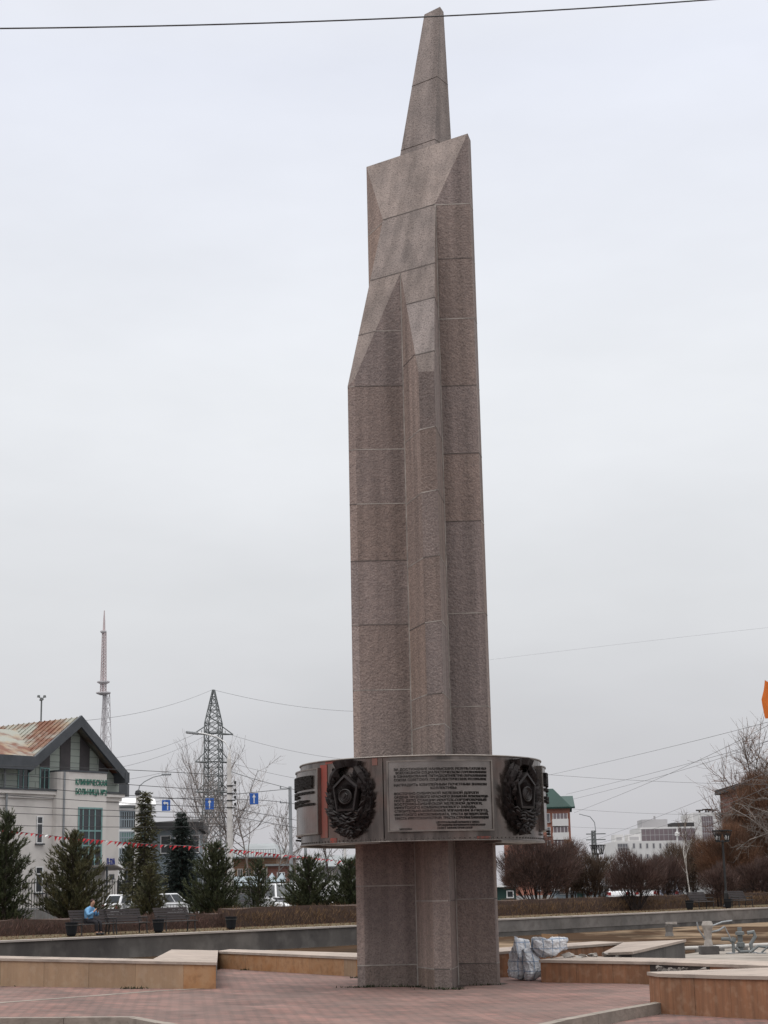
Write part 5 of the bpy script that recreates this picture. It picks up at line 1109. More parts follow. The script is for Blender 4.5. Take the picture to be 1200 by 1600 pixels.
def make_lamp(label):
    t = thing('street_lamp', label, 'street lamp', (0, 0, 0), 0, 'black park lamps with basket shades')
    b = MB(); b.lathe([(0, 0), (.24, 0), (.24, .12), (.16, .2), (.14, .9), (.10, 1.0), (.075, 1.1), (.07, 4.05), (.10, 4.08), (.10, 4.16), (.06, 4.2), (0, 4.25)], 14); b.build('pole', M['black'], t, world=False)
    b = MB()
    for a in range(4): d = Vector((math.cos(a * 1.5708 + .35), math.sin(a * 1.5708 + .35), 0)); b.bar((0, 0, 4.12), tuple(d * .42 + Vector((0, 0, 4.12))), .05, .05)
    b.lathe([(.40, 4.10), (.43, 4.10), (.43, 4.15), (.40, 4.15), (.40, 4.10)], 20); b.build('crossarm', M['black'], t, world=False)
    for a in range(4):
        d = Vector((math.cos(a * 1.5708 + .35), math.sin(a * 1.5708 + .35), 0)) * .42; b = MB()
        for k in range(6):
            e = Vector((math.cos(k * 1.047), math.sin(k * 1.047), 0)); b.tube([d + e * .05 + Vector((0, 0, 4.14)), d + e * .08 + Vector((0, 0, 4.32)), d + e * .26 + Vector((0, 0, 4.80))], .022, 4)
        b.lathe([(.25, 4.78), (.285, 4.78), (.285, 4.84), (.25, 4.84), (.25, 4.78)], 16, tuple(d)); sh = b.build('lamp_basket', M['black'], t, world=False)
        b = MB(); b.lathe([(0, 4.80), (.25, 4.785), (.25, 4.80), (0, 4.86)], 14, tuple(d)); b.build('lid', M['black'], sh, world=False)
        b = MB(); b.lathe([(0, 4.2), (.06, 4.22), (.085, 4.34), (.06, 4.46), (0, 4.5)], 10, tuple(d)); b.build('bulb', M['white'], sh, world=False)
    return t
proto = None
for x, ytop, off, lab in ((1131, 1297, 3.6, 'tall black lamp post with basket shades standing beside the right benches'), (1162, 1328, 24, 'smaller farther black lamp post behind the pale twigs at the right edge'), (934, 1320, 14, 'black lamp post with basket shades rising out of the brown shrubs')):
    if proto is None: proto = make_lamp(lab); o = proto
    else: o = copy_tree(proto)
    o['label'] = lab; p = RP(S_at(x + 3, off), off); o.location = (*p, 0.0); k = AT(x, ytop, p[1]).z / 4.84; o.scale = (k if x > 1000 else k * .95,) * 2 + (k,)

# ------------------------------------------------------------------ person on the first bench
def skinned(name, joints, edges, mt, par, sub=2):
    """one continuous skinned surface from joints {key: (pos, radius)}"""
    keys = list(joints); me = bpy.data.meshes.new(name); me.from_pydata([joints[k][0] for k in keys], [(keys.index(a), keys.index(c)) for a, c in edges], [])
    o = bpy.data.objects.new(name, me); COL.objects.link(o); o.parent = par
    sk = o.modifiers.new('skin', 'SKIN'); sk.use_smooth_shade = True
    for i, k in enumerate(keys):
        r_ = joints[k][1]; d = me.skin_vertices[0].data[i]; d.radius = r_ if isinstance(r_, tuple) else (r_, r_); d.use_root = (i == 0)
    s_ = o.modifiers.new('sub', 'SUBSURF'); s_.levels = sub; s_.render_levels = sub
    dg = bpy.context.evaluated_depsgraph_get(); m2 = bpy.data.meshes.new_from_object(o.evaluated_get(dg)); o.modifiers.clear(); o.data = m2; bpy.data.meshes.remove(me)
    m2.materials.clear(); m2.materials.append(M[mt]); return o
# bench frame: x along the bench, -y is forward (towards the basin), seat top .47
pe = thing('person', 'person in a light blue jacket and black trousers bent over a phone on the bench', 'person', (*RP(bench_at[0] - .1, 2.6), 0.004), rh + R(12))
body = {'pel': ((0, .0, .58), (.16, .13)), 'waist': ((0, .02, .74), (.17, .13)), 'chest': ((0, -.05, .95), (.19, .14)), 'neckb': ((0, -.10, 1.10), (.10, .09)), 'neck': ((0, -.14, 1.17), .055), 'headb': ((0, -.17, 1.235), (.075, .085)), 'headt': ((0, -.185, 1.34), (.078, .095)), 'crown': ((0, -.175, 1.40), (.05, .06))}
edges = [('pel', 'waist'), ('waist', 'chest'), ('chest', 'neckb'), ('neckb', 'neck'), ('neck', 'headb'), ('headb', 'headt'), ('headt', 'crown')]
for s_, n_ in ((-1, 'l'), (1, 'r')):
    hand = (s_ * .05, -.38, 1.02)
    body |= {n_ + 'hip': ((s_ * .10, -.06, .56), .10), n_ + 'knee': ((s_ * .12, -.50, .53), .066), n_ + 'ank': ((s_ * .12, -.52, .12), .045), n_ + 'toe': ((s_ * .13, -.68, .05), (.045, .035)), n_ + 'sh': ((s_ * .19, -.06, 1.04), .075), n_ + 'el': ((s_ * .27, -.20, .79), .055), n_ + 'wr': ((s_ * .10, -.36, .96), .034), n_ + 'palm': (hand, (.038, .022))}
    edges += [('pel', n_ + 'hip'), (n_ + 'hip', n_ + 'knee'), (n_ + 'knee', n_ + 'ank'), (n_ + 'ank', n_ + 'toe'), ('chest', n_ + 'sh'), (n_ + 'sh', n_ + 'el'), (n_ + 'el', n_ + 'wr'), (n_ + 'wr', n_ + 'palm')]
    for k in range(4): q = Vector(hand); body[n_ + 'f%d' % k] = ((q.x - s_ * .012, q.y - .045 + k * .006, q.z + .045 - .022 * k), .009); body[n_ + 'g%d' % k] = ((q.x - s_ * .045, q.y - .035 + k * .004, q.z + .06 - .022 * k), .008); edges += [(n_ + 'palm', n_ + 'f%d' % k), (n_ + 'f%d' % k, n_ + 'g%d' % k)]
    body[n_ + 'th'] = ((hand[0] - s_ * .03, hand[1] + .03, hand[2] + .045), .010); edges.append((n_ + 'palm', n_ + 'th'))
bo = skinned('body', body, edges, 'skin', pe)
jk = {'hem': ((0, .01, .56), (.205, .17)), 'waist': ((0, .02, .74), (.20, .165)), 'chest': ((0, -.05, .95), (.215, .17)), 'neckb': ((0, -.10, 1.10), (.13, .115)), 'coll': ((0, -.13, 1.17), (.085, .08))}
je = [('hem', 'waist'), ('waist', 'chest'), ('chest', 'neckb'), ('neckb', 'coll')]
tr_ = {'pel': ((0, .02, .56), (.18, .125))}; te = []
for s_, n_ in ((-1, 'l'), (1, 'r')):
    jk |= {n_ + 'sh': ((s_ * .20, -.06, 1.03), .10), n_ + 'el': ((s_ * .28, -.20, .79), .085), n_ + 'wr': ((s_ * .115, -.35, .945), .055)}; je += [('chest', n_ + 'sh'), (n_ + 'sh', n_ + 'el'), (n_ + 'el', n_ + 'wr')]
    tr_ |= {n_ + 'h': ((s_ * .10, -.07, .555), .115), n_ + 'k': ((s_ * .12, -.50, .535), .088), n_ + 'a': ((s_ * .12, -.525, .12), .065)}; te += [('pel', n_ + 'h'), (n_ + 'h', n_ + 'k'), (n_ + 'k', n_ + 'a')]
skinned('jacket', jk, je, 'jacket', pe); skinned('trousers', tr_, te, 'trousers', pe)
for s_ in (-1, 1):
    skinned('shoe', {'h': ((s_ * .12, -.50, .07), (.068, .07)), 'm': ((s_ * .125, -.60, .065), (.066, .062)), 't': ((s_ * .13, -.72, .055), (.06, .052))}, [('h', 'm'), ('m', 't')], 'black', pe, 1)
skinned('hair', {'b': ((0, -.125, 1.28), (.075, .06)), 't': ((0, -.165, 1.385), (.092, .098)), 'c': ((0, -.20, 1.43), (.06, .06))}, [('b', 't'), ('t', 'c')], 'hair', pe)
b = MB(); b.lathe([(0, -.03), (.012, -.02), (.016, 0), (.008, .03)], 6, (0, -.275, 1.29), sy=1.4); b.build('nose', M['skin'], bo, world=False)
b = MB(); b.box((0, -.445, 1.04), (.075, .012, .15), mtx=Matrix.Rotation(R(35), 3, 'X')); ph = b.build('phone', M['black'], None, world=False)
ph.location = pe.location; ph.rotation_euler = pe.rotation_euler; tag(ph, 'small black phone held in both hands by the seated person', 'phone')

# ------------------------------------------------------------------ sacks beside the brown wall
def sack(label, c, rx, ry, h, seed, lie=0.0, rz=0.0, tilt=0.0):
    random.seed(seed); b = MB(); nu, nv = 44, 34; vs = []
    ph_ = [random.uniform(0, 6.28) for _ in range(9)]
    for j in range(nv + 1):
        v = j / nv; prof = (math.sin(math.pi * min(1, max(0, v * .93 + .035))) ** .38) * (1 - .28 * v * v)
        flat_ = 1 - .80 * max(0, (v - .55) / .45) ** 1.3; prof = max(prof, .62 if v > .6 else 0)
        for i in range(nu):
            a = 6.28318 * i / nu; ca, sa = math.cos(a), math.sin(a)
            f = lambda t: math.copysign(abs(t) ** .72, t)
            bump_ = 1 + .07 * math.sin(3 * a + ph_[0] + v * 5) + .06 * math.sin(5 * a + ph_[1] - v * 9) + .05 * math.sin(9 * a + ph_[2] + v * 14) + .045 * math.sin(13 * a + ph_[6] - v * 21 + 2 * math.sin(v * 9 + ph_[7])) + .03 * math.sin(19 * a + v * 37 + ph_[8])
            dent = 1 - .10 * math.exp(-((v - .45) / .07) ** 2) * (.5 + .5 * math.sin(2 * a + ph_[4]))
            vs.append(Vector((f(ca) * rx * prof * bump_ * dent + .05 * math.sin(v * 5 + ph_[3]), f(sa) * ry * prof * bump_ * dent * flat_ + .03 * math.sin(v * 6 + ph_[5]), v * h + .02 * math.sin(4 * a + ph_[2]) * (v > .1))))
    m = Matrix.Rotation(rz, 3, 'Z') @ Matrix.Rotation(lie, 3, 'Y') @ Matrix.Rotation(tilt, 3, 'X')
    vs = [m @ p for p in vs]; zmin = min(p.z for p in vs); vs = [p - Vector((0, 0, zmin)) for p in vs]
    fs = [(j * nu + i, j * nu + (i + 1) % nu, (j + 1) * nu + (i + 1) % nu, (j + 1) * nu + i) for j in range(nv) for i in range(nu)] + [tuple(range(nu - 1, -1, -1)), tuple(range(nv * nu, nv * nu + nu))]
    b.add(vs, fs); o = b.build('woven_sack', M['sack'], None, smooth=True); o.location = c; random.seed(seed + 50)
    return tag(o, label, 'sack', 'white woven sacks by the wall')
g = G(808, 1532); sack('white woven sack standing on the paving next to the monument base', (g.x, g.y + .15, 0), .225, .20, .68, 5, lie=R(14), rz=R(8))
g = G(832, 1532); sack('white woven sack slumped against the end of the brown wall', (g.x, g.y + .02, 0), .175, .17, .52, 9, lie=R(-4), rz=R(30))
q = AT(836, 1489, 29.75); sack('white woven sack lying on top of the brown wall and the slumped sack', (q.x - .05, q.y, .375), .17, .17, .62, 14, lie=R(97), rz=R(4))
random.seed(77)
p0 = AT(847, 1476, 36); p1 = AT(871, 1475, 36)
t = MB(); t.prism([(p0.x, 36), (p1.x, 35.8), (p1.x, 35.84), (p0.x, 36.04)], -0.6, [AT(845, 1459, 36).z, AT(866, 1460, 36).z, AT(866, 1460, 36).z, AT(845, 1459, 36).z]); tag(t.build('plywood_board', M['osb']), 'bare tan plywood board standing behind the white sacks', 'board')

# ------------------------------------------------------------------ fountain fittings in the empty basin
def stand(p, H): return Vector((p.x, p.y, -0.85))
p0, p1 = AT(1052, 1477, 61), AT(1235, 1471, 63.5); zp = -.70
b = MB(); b.tube([Vector((p0.x - 6, p0.y - .1, zp)), Vector((p0.x, p0.y, zp)), Vector((p1.x, p1.y, zp))], .075, 10); wp = thing('water_pipe', 'long pale plastic water pipe lying across the basin floor', 'pipe', (p0.x, p0.y, -.85)); b.build('pipe_run', M['pipe'], wp)
for k in range(6): q = Vector((p0.x, p0.y, -.85)).lerp(Vector((p1.x, p1.y, -.85)), k / 5); b = MB(); b.box((q.x, q.y, -.80), (.16, .3, .11)); b.build('pipe_support', M['conc'], wp)
def fpx(x, y): return G(x, y, -.85)
g = fpx(1108, 1491); t = thing('fountain_pedestal', 'broken pale concrete fountain pedestal on a dark block in the basin', 'fountain fitting', g)
b = MB(); b.box(g + Vector((0, 0, .14)), (.62, .6, .28)); b.build('base_block', M['conc_dark'], t, bevel=.02)
b = MB(); b.lathe([(0, .28), (.17, .28), (.12, .5), (.15, .8), (.21, .98), (.16, 1.12), (0, 1.1)], 9, tuple(g), sx=1.0, sy=.9); b.build('column', M['pale_stone'], t)
b = MB(); b.tube([g + Vector((-.1, 0, .5)), g + Vector((-.32, 0, .85)), g + Vector((-.36, 0, 1.1))], .03, 6); b.tube([g + Vector((.12, 0, .75)), g + Vector((.42, .1, .8)), g + Vector((.62, .1, .92))], .035, 6); b.tube([g + Vector((.15, 0, .95)), g + Vector((.55, .1, 1.08)), g + Vector((.9, .1, 1.12))], .03, 6); b.tube([g + Vector((.62, .1, .92)), g + Vector((.85, .1, .4))], .02, 5); b.build('pipe_stub', M['galv'], t)
for x, y, hh, lab in ((1142, 1490, .50, 'bent dark pipe elbow standing in the basin'), (1158, 1489, .88, 'upright dark valve pipe in the basin in front of the long pipe'), (1176, 1489, .72, 'curved rusty pipe fitting in the basin beside the upright valve'), (1190, 1490, .35, 'low tangle of pipe ends at the right in the basin')):
    g = fpx(x, y); t = thing('pipe_fitting', lab, 'fountain fitting', g, 0, 'pipe fittings in the basin'); b = MB()
    if hh > .8: b.lathe([(0, 0), (.1, 0), (.1, .2), (.15, .22), (.15, .35), (.09, .37), (.09, .6), (.16, .62), (.16, .72), (.08, .74), (.08, hh), (0, hh)], 10, tuple(g))
    elif hh > .6: b.tube([g, g + Vector((-.05, 0, .3)), g + Vector((.12, 0, .55)), g + Vector((.08, 0, .72)), g + Vector((-.14, 0, .68))], .07, 7); b.tube([g + Vector((-.1, 0, .05)), g + Vector((-.45, -.1, .05)), g + Vector((-.6, -.1, .2))], .05, 7)
    elif hh > .4: b.tube([g + Vector((.1, 0, 0)), g + Vector((.1, 0, .38)), g + Vector((-.05, 0, .5)), g + Vector((-.3, 0, .5))], .06, 7); b.tube([g + Vector((.1, 0, .4)), g + Vector((.15, 0, .55))], .09, 7)
    else: b.tube([g + Vector((-.4, 0, .05)), g + Vector((-.1, 0, .25)), g + Vector((.3, .1, .2)), g + Vector((.7, .2, .3))], .05, 6); b.tube([g + Vector((0, 0, .03)), g + Vector((.3, -.1, .3)), g + Vector((.5, 0, .32))], .035, 6)
    b.build('pipe', M['lattice'], t)
    b = MB(); b.lathe([(0, .0), (.17, 0), (.17, .03), (0, .03)], 12, tuple(g)); b.build('flange', M['galv'], t)
for x, y, lab in ((848, 1456, 'small pipe stub at the foot of the basin wall behind the sacks'), (1046, 1463, 'small pale box fitting on the sediment in the middle of the basin')):
    g = G(x, y, -.85); t = thing('pipe_stub', lab, 'fountain fitting', g); b = MB(); b.lathe([(0, 0), (.22, 0), (.16, .2), (.2, .5), (0, .55)], 8, tuple(g)); b.build('body', M['conc'], t); b = MB(); b.box(g + Vector((.12, 0, .6)), (.5, .3, .1)); b.build('lid', M['pale_stone'], t)

# ------------------------------------------------------------------ poles, signs, masts and wires
def pole(name, label, x, ytop, D, r0, r1, m, ybase_x=None, lean=0.021, cat='pole', z0=0.0, n=12):
    top = AT(x, ytop, D); base = Vector((AT((x + lean * (1405 - ytop)) if ybase_x is None else ybase_x, 1405, D).x, D, z0)); t = thing(name, label, cat, base)
    b = MB(); b.tube([base, base.lerp(top, .5), top], [r0, (r0 + r1) / 2, r1], n); b.build('shaft', M[m], t); return t, base, top
wp2, wb2, wt2 = pole('power_pole', 'thick whitewashed concrete pole with insulators and a curved lamp arm', 358, 1186, 104, .25, .13, 'white_conc', ybase_x=360)
b = MB(); b.lathe([(.13, 0), (.08, .2), (.03, .4), (0, .42)], 10, tuple(wt2)); b.build('cap', M['white_conc'], wp2)
for y in (1228, 1240, 1251, 1262): q = AT(359, y, 104); b = MB(); b.lathe([(.15, -.04), (.19, -.04), (.19, .04), (.15, .04)], 10, tuple(q)); b.tube([q, q + Vector((.34, -.05, 0)), q + Vector((.34, -.05, .18))], .03, 5); b.lathe([(0, .1), (.07, .12), (.07, .28), (0, .3)], 8, (q.x + .34, q.y - .05, q.z)); b.build('insulator_bracket', M['black'], wp2)
b = MB(); b.tube([AT(*p, 104) for p in ((360, 1192), (359, 1172), (352, 1160), (338, 1151), (318, 1146), (306, 1145))], .045, 6); la = b.build('lamp_arm', M['white'], wp2); q = AT(304, 1145, 104); b = MB(); b.box(q + Vector((-.15, 0, 0)), (.8, .3, .16), mtx=Matrix.Rotation(R(8), 3, 'Y')); b.build('lamp_head', M['galv'], la, bevel=.04)
wp1, wb1, wt1 = pole('lamp_pole', 'whitewashed concrete lamp pole with a thin curved arm in front of the green glazed building', 216, 1240, 122, .24, .17, 'white_conc', ybase_x=212)
b = MB(); b.lathe([(.22, -.1), (.26, 0), (.2, .2), (0, .3)], 8, tuple(wt1)); b.build('cap', M['black'], wp1)
b = MB(); b.tube([AT(*p, 122) for p in ((216, 1238), (218, 1228), (226, 1221), (240, 1214), (258, 1210))], .04, 6); la = b.build('lamp_arm', M['galv'], wp1); q = AT(260, 1210, 122); b = MB(); b.box(q, (.7, .28, .14)); b.build('lamp_head', M['galv'], la, bevel=.04)
for lab, x, yt, D, r_, m_, xb in (('grey steel pole with two short side arms left of the band', 453, 1229, 124, .14, 'galv', 456), ('grey steel pole stub seen just under the left end of the band', 477, 1296, 134, .13, 'galv', 478), ('whitewashed pole seen between the pines left of the monument base', 539, 1322, 128, .11, 'white_conc', 540)):
    t, pb, pt = pole('street_pole', lab, x, yt, D, r_, r_ * .85, m_, ybase_x=xb)
    if x == 453:
        for y in (1232, 1254.5): q = AT(453, y, D); b = MB(); b.tube([q, q + Vector((-.75, 0, .02))], .035, 6); b.lathe([(0, 0), (.05, .02), (.05, .16), (0, .18)], 8, (q.x - .7, q.y, q.z)); b.build('side_arm', M['galv'], t)
    else:
        q = pt; b = MB(); b.lathe([(r_, 0), (r_ * .6, .15), (0, .2)], 10, tuple(q)); b.build('cap', M['galv'], t)
def lattice(b, p, w0, w1, z0, z1, n, r, rot=0.6, rl=None, taper=None):
    """four legged braced tower segment"""
    cs = []
    for k in range(n + 1):
        s_ = k / n; w_ = w0 + (w1 - w0) * s_; z = z0 + (z1 - z0) * s_; cs.append([Vector((p.x + w_ * math.cos(rot + a * 1.5708), p.y + w_ * math.sin(rot + a * 1.5708), z)) for a in range(4)])
    for a in range(4): b.tube([c[a] for c in cs], rl or r * 1.6, 4, cap=False)
    for c, d in zip(cs, cs[1:]):
        for a in range(4):
            e = (a + 1) % 4; b.tube([c[a], d[e]], r, 3, cap=False); b.tube([c[e], d[a]], r, 3, cap=False); b.tube([d[a], d[e]], r, 3, cap=False)
D = 215; PB = Vector((AT(333, 1400, D).x, D, 0)); zz = lambda y: AT(330, y, D).z
pyl = thing('lattice_pylon', 'tall dark lattice power pylon with three cross arms behind the pines', 'pylon', PB)
b = MB(); PW = D / F_PX
lattice(b, PB, 34 * PW, 17 * PW, 0, zz(1255), 5, .06); lattice(b, PB, 17 * PW, 15.5 * PW, zz(1255), zz(1130), 9, .05); lattice(b, PB, 15.5 * PW, 2 * PW, zz(1130), zz(1078), 5, .045); b.build('tower_frame', M['lattice'], pyl)
for y, l, hh in ((1147, 29, 1.2), (1191, 26, 1.6), (1238, 25, 1.4)):
    b = MB(); z = zz(y)
    for s_ in (-1, 1):
        e = Vector((s_ * l * PW, s_ * 1.2, 0)); tip = Vector((PB.x, PB.y, z)) + e
        for o in (Vector((0, -1.0, 0)), Vector((0, 1.0, 0)), Vector((0, 0, hh))): b.tube([Vector((PB.x, PB.y, z)) + o + Vector((s_ * .8, 0, 0)), tip], .075, 4)
        for q in (.35, .6): b.tube([Vector((PB.x, PB.y, z)).lerp(tip, q), Vector((PB.x, PB.y, z + hh)).lerp(tip, q)], .05, 3)
    b.bar((PB.x - l * PW * .5, PB.y - .7, z), (PB.x + l * PW * .5, PB.y - .7, z), .16, .16); b.build('cross_arm', M['lattice'], pyl)
D = 620; TB = Vector((AT(158.5, 1400, D).x, D, 0)); TW = D / F_PX; zz2 = lambda y: AT(162, y, D).z
tv = thing('television_tower', 'far tall pale lattice television mast with two round platforms', 'tower', TB)
b = MB(); tx = Vector((AT(162.5, 1083, D).x, D, 0)); lattice(b, Vector((TB.x + .6, D, 0)), 20 * TW, 5 * TW, 0, zz2(1084), 14, .09, .3, .15); b.tube([Vector((TB.x + .6, D, 0)), Vector((tx.x, D, zz2(1084)))], .55, 8); b.build('lower_frame', M['tvwhite'], tv)
b = MB(); lattice(b, Vector((AT(162, 1040, D).x, D, 0)), 4.6 * TW, 3.0 * TW, zz2(1084), zz2(988), 18, .09, .3, .17); b.build('middle_frame', M['tvred'], tv)
b = MB(); p_ = AT(162.5, 987, D); b.tube([p_, AT(162.8, 970, D), AT(163, 954, D)], [.55, .40, .18], 6); b.build('antenna', M['tvred'], tv)
for y, r_ in ((1066, 10), (1083, 11.5), (987, 5)): p_ = AT(161.5, y, D); b = MB(); b.lathe([(r_ * TW * .5, -.7), (r_ * TW, -.1), (r_ * TW, .3), (0, .35)], 16, tuple(p_)); b.build('platform', M['tvwhite'], tv)
D = 155; MB0 = Vector((AT(932, 1400, D).x, D, 0)); t = thing('lattice_mast', 'thin lattice power mast rising behind the double basket lamp', 'mast', MB0); b = MB(); lattice(b, MB0, .42, .2, 0, AT(931, 1298, D).z, 22, .03, .5, .05); b.build('mast_frame', M['lattice'], t)
b = MB()
for y in (1303, 1312): q = AT(931, y, D); b.bar(q + Vector((-.9, 0, 0)), q + Vector((.9, 0, 0)), .09, .09)
b.build('cross_arm', M['lattice'], t); b = MB(); b.tube([AT(931, 1300, D), AT(929, 1285, D), AT(922, 1276, D), AT(905, 1272, D)], .04, 5); b.build('lamp_arm', M['galv'], t)
t, pb, pt = pole('street_pole', 'thin white lamp pole in front of the brown glazed far block', 1058, 1292, 210, .14, .1, 'white', ybase_x=1060); b = MB(); b.lathe([(0, -.4), (.3, -.3), (.3, .1), (0, .2)], 8, tuple(AT(1058, 1302, 210))); b.build('lamp_head', M['white'], t)

# hanging blue road signs
def road_sign(label, x, y, D, kind, w=.56, h=.72, yaw=0.0, post=False):
    c = AT(x, y, D); t = thing('road_sign', label, 'road sign', c, yaw, 'blue lane direction signs')
    b = MB(); b.box((0, 0, 0), (w, .03, h)); b.build('plate', M['signblue'], t, world=False, bevel=.01)
    b = MB(); s_ = lambda u, v: (u * w, -.0185, v * h)
    def poly(*p): b.add([s_(*q) for q in p], [tuple(range(len(p)))])
    if kind == 'left': poly((.14, -.40), (.26, -.40), (.26, .24), (.14, .16)); poly((-.12, .16), (.14, .16), (.26, .24), (.20, .29), (-.12, .29)); poly((-.36, .225), (-.12, .06), (-.12, .39))
    elif kind == 'up': poly((-.06, -.40), (.06, -.40), (.06, .12), (-.06, .12)); poly((-.20, .12), (.20, .12), (0, .42))
    else:
        for o in (-.27, .2): poly((o - .04, -.34), (o + .04, -.34), (o + .04, .08), (o - .04, .08)); poly((o - .13, .08), (o + .13, .08), (o, .36))
    b.build('arrow', M['white'], t, world=False)
    b = MB()
    if post: b.tube([(0, .06, h / 2), (0, .06, -c.z)], .04, 6)
    else:
        for u in (-.3, .3): b.tube([(u * w, .03, h * .45), (u * w, .03, h * .5 + .22)], .012, 4)
    b.build('post' if post else 'hanger', M['galv'], t, world=False); return c
road_sign('hanging blue sign with a white left turn arrow above the flat roof hall', 259.5, 1258.5, 112, 'left')
road_sign('hanging blue sign with a straight white arrow in front of the pylon', 327.5, 1256, 108, 'up')
road_sign('hanging blue sign with a straight white arrow right of the thick white pole', 397, 1248, 108, 'up')
road_sign('low blue sign with two white arrows among the pines', 235, 1366, 112, 'two', w=.85, h=.62, post=True)
def cable(label, pts, r=.012, sag=0.0, m='wire', group='overhead cables'):
    p3 = [AT(*p) for p in pts]; out = []; n = 36
    if len(p3) == 3:
        a, m_, c = p3; tm = (m_ - a).length / ((m_ - a).length + (c - m_).length)
        for k in range(n + 1): x = k / n; out.append(a * ((x - tm) * (x - 1) / tm) + m_ * (x * (x - 1) / (tm * (tm - 1))) + c * (x * (x - tm) / (1 - tm)))
    else:
        for a, c in zip(p3, p3[1:]):
            for k in range(n): x = k / n; out.append(a.lerp(c, x) - Vector((0, 0, sag * 4 * x * (1 - x))))
        out.append(p3[-1])
    b = MB(); b.tube(out, r, 5); return tag(b.build('overhead_cable', M[m]), label, 'cable', group)
cable('thick dark cable crossing the whole sky over the tip of the stele', [(-60, 45, 19), (640, 27.5, 20), (1130, -2, 21)], .0105)
cable('road sign span cable between the two white poles', [(216, 1246, 122), (259, 1248, 112), (327, 1246, 108), (358, 1242, 104)], .02)
cable('road sign span cable from the thick white pole to the grey steel pole', [(358, 1242, 104), (397, 1238, 108), (453, 1233, 124)], .02)
def many(lines, r, m, group):
    for lab, pts, sag in lines: cable(lab, pts, r, sag, m, group)
many([('pylon cable from the top cross arm to the left', [(304, 1147, 215), (60, 1186, 150)], 1.2), ('second pylon cable running left from the upper arm', [(318, 1151, 215), (60, 1212, 150)], 1.2), ('pylon cable from the middle arm to the left', [(307, 1191, 215), (60, 1226, 150)], .8), ('pylon cable from the lower arm to the left', [(309, 1238, 215), (60, 1256, 150)], .8),
      ('pylon cable from the top cross arm to the right passing behind the stele', [(357, 1147, 215), (600, 1190, 240)], .8), ('pylon cable from the middle arm to the right', [(357, 1191, 215), (600, 1228, 240)], .8), ('earth cable from the pylon tip to the left', [(331, 1078, 215), (100, 1128, 160)], .8), ('earth cable from the pylon tip to the right', [(334, 1078, 215), (600, 1112, 240)], .8)], .02, 'wire_thin', 'pylon cables')
many([('trolley cable across the office roof edge', [(-40, 1196, 100), (200, 1203, 104), (358, 1212, 104)], .15), ('trolley cable just above the green lettering', [(-40, 1204, 98), (358, 1236, 104)], .1), ('trolley cable level with the green lettering', [(-40, 1222, 98), (358, 1252, 104)], .1), ('trolley cable under the green lettering', [(-40, 1238, 98), (358, 1262, 104)], .1), ('trolley cable above the office windows', [(-40, 1256, 98), (358, 1270, 104)], .1), ('trolley cable across the office windows', [(-40, 1268, 97), (358, 1277, 104)], .1), ('lowest trolley cable over the office front', [(-40, 1288, 97), (358, 1291, 104)], .1),
      ('trolley cable from the thick white pole down to the band', [(359, 1205, 104), (453, 1232, 124), (600, 1262, 150)], .1), ('second trolley cable from the thick white pole to the right', [(359, 1250, 104), (453, 1255, 124), (600, 1285, 150)], .1), ('third trolley cable running right under the hanging sign', [(359, 1262, 104), (600, 1300, 150)], .15), ('fourth trolley cable running right behind the band', [(359, 1274, 104), (600, 1312, 150)], .15)], .019, 'wire', 'trolley bus cables')
many([('upper of the right hand cables rising out of the frame', [(858, 1211, 150), (1010, 1176, 110), (1260, 1112, 60)], .2), ('second right hand cable rising from the mast', [(885, 1241, 150), (1080, 1192, 100), (1260, 1138, 60)], .3), ('third right hand cable rising from the mast', [(890, 1250, 150), (1090, 1196, 100), (1260, 1132, 60)], .3), ('steep right hand cable from the apartment corner', [(897, 1270, 150), (1030, 1216, 110), (1260, 1100, 60)], .3),
      ('level dark cable right of the band', [(840, 1209, 120), (1260, 1226, 120)], .2), ('level faint cable over the far white complex', [(895, 1264, 150), (1260, 1270, 130)], .3), ('cable from the lattice mast up to the right', [(932, 1312, 155), (1090, 1252, 120), (1260, 1180, 90)], .3), ('lower cable from the lattice mast up to the right', [(932, 1318, 155), (1100, 1270, 120), (1260, 1200, 90)], .3), ('cable from the lattice mast to the left', [(780, 1330, 170), (931, 1303, 155)], .6), ('lower cable from the lattice mast to the left', [(780, 1345, 170), (931, 1312, 155)], .6), ('thin faint cable high at the right of the stele', [(740, 1034, 260), (1000, 1003, 250), (1260, 974, 240)], .2), ('level faint cable behind the lattice mast', [(860, 1290, 170), (1260, 1288, 150)], .4)], .011, 'wire_thin', 'right hand cables')
# red and white pennants
gp = [AT(x, y, D) for x, y, D in ((-30, 1294, 92), (15, 1298, 92), (100, 1308, 92), (216, 1318, 94), (300, 1322, 94), (358, 1327, 94), (455, 1337, 96), (560, 1348, 98), (640, 1356, 100))]
gl = thing('pennant_line', 'line of small red pennants strung in front of the office and pines', 'bunting', gp[1])
b = MB(); b.tube(gp, .012, 4); b.build('string', M['wire_thin'], gl)
tot = [0]
for a, c in zip(gp, gp[1:]): tot.append(tot[-1] + (c - a).length)
nfl = 98
for k in range(nfl):
    s_ = tot[-1] * (k + .5) / nfl; i = max(j for j in range(len(gp) - 1) if tot[j] <= s_); p = gp[i].lerp(gp[i + 1], (s_ - tot[i]) / (tot[i + 1] - tot[i]))
    big = random.random() < .72
    L = random.uniform(.17, .30) if big else random.uniform(.10, .17); dx = random.uniform(-.30, -.05); wv = random.uniform(-.1, .1)
    b = MB(); q = [(0, 0, 0), (.19, 0, 0), (.19 * .5 + dx, wv, -L)]; b.add(q + [(x, y + .008, z) for x, y, z in q], [(0, 2, 1), (3, 4, 5), (0, 1, 4, 3), (1, 2, 5, 4), (2, 0, 3, 5)])
    f = b.build('pennant', M['flagred'] if k % 13 else M['white'], gl, world=False); f.location = p - gl.location
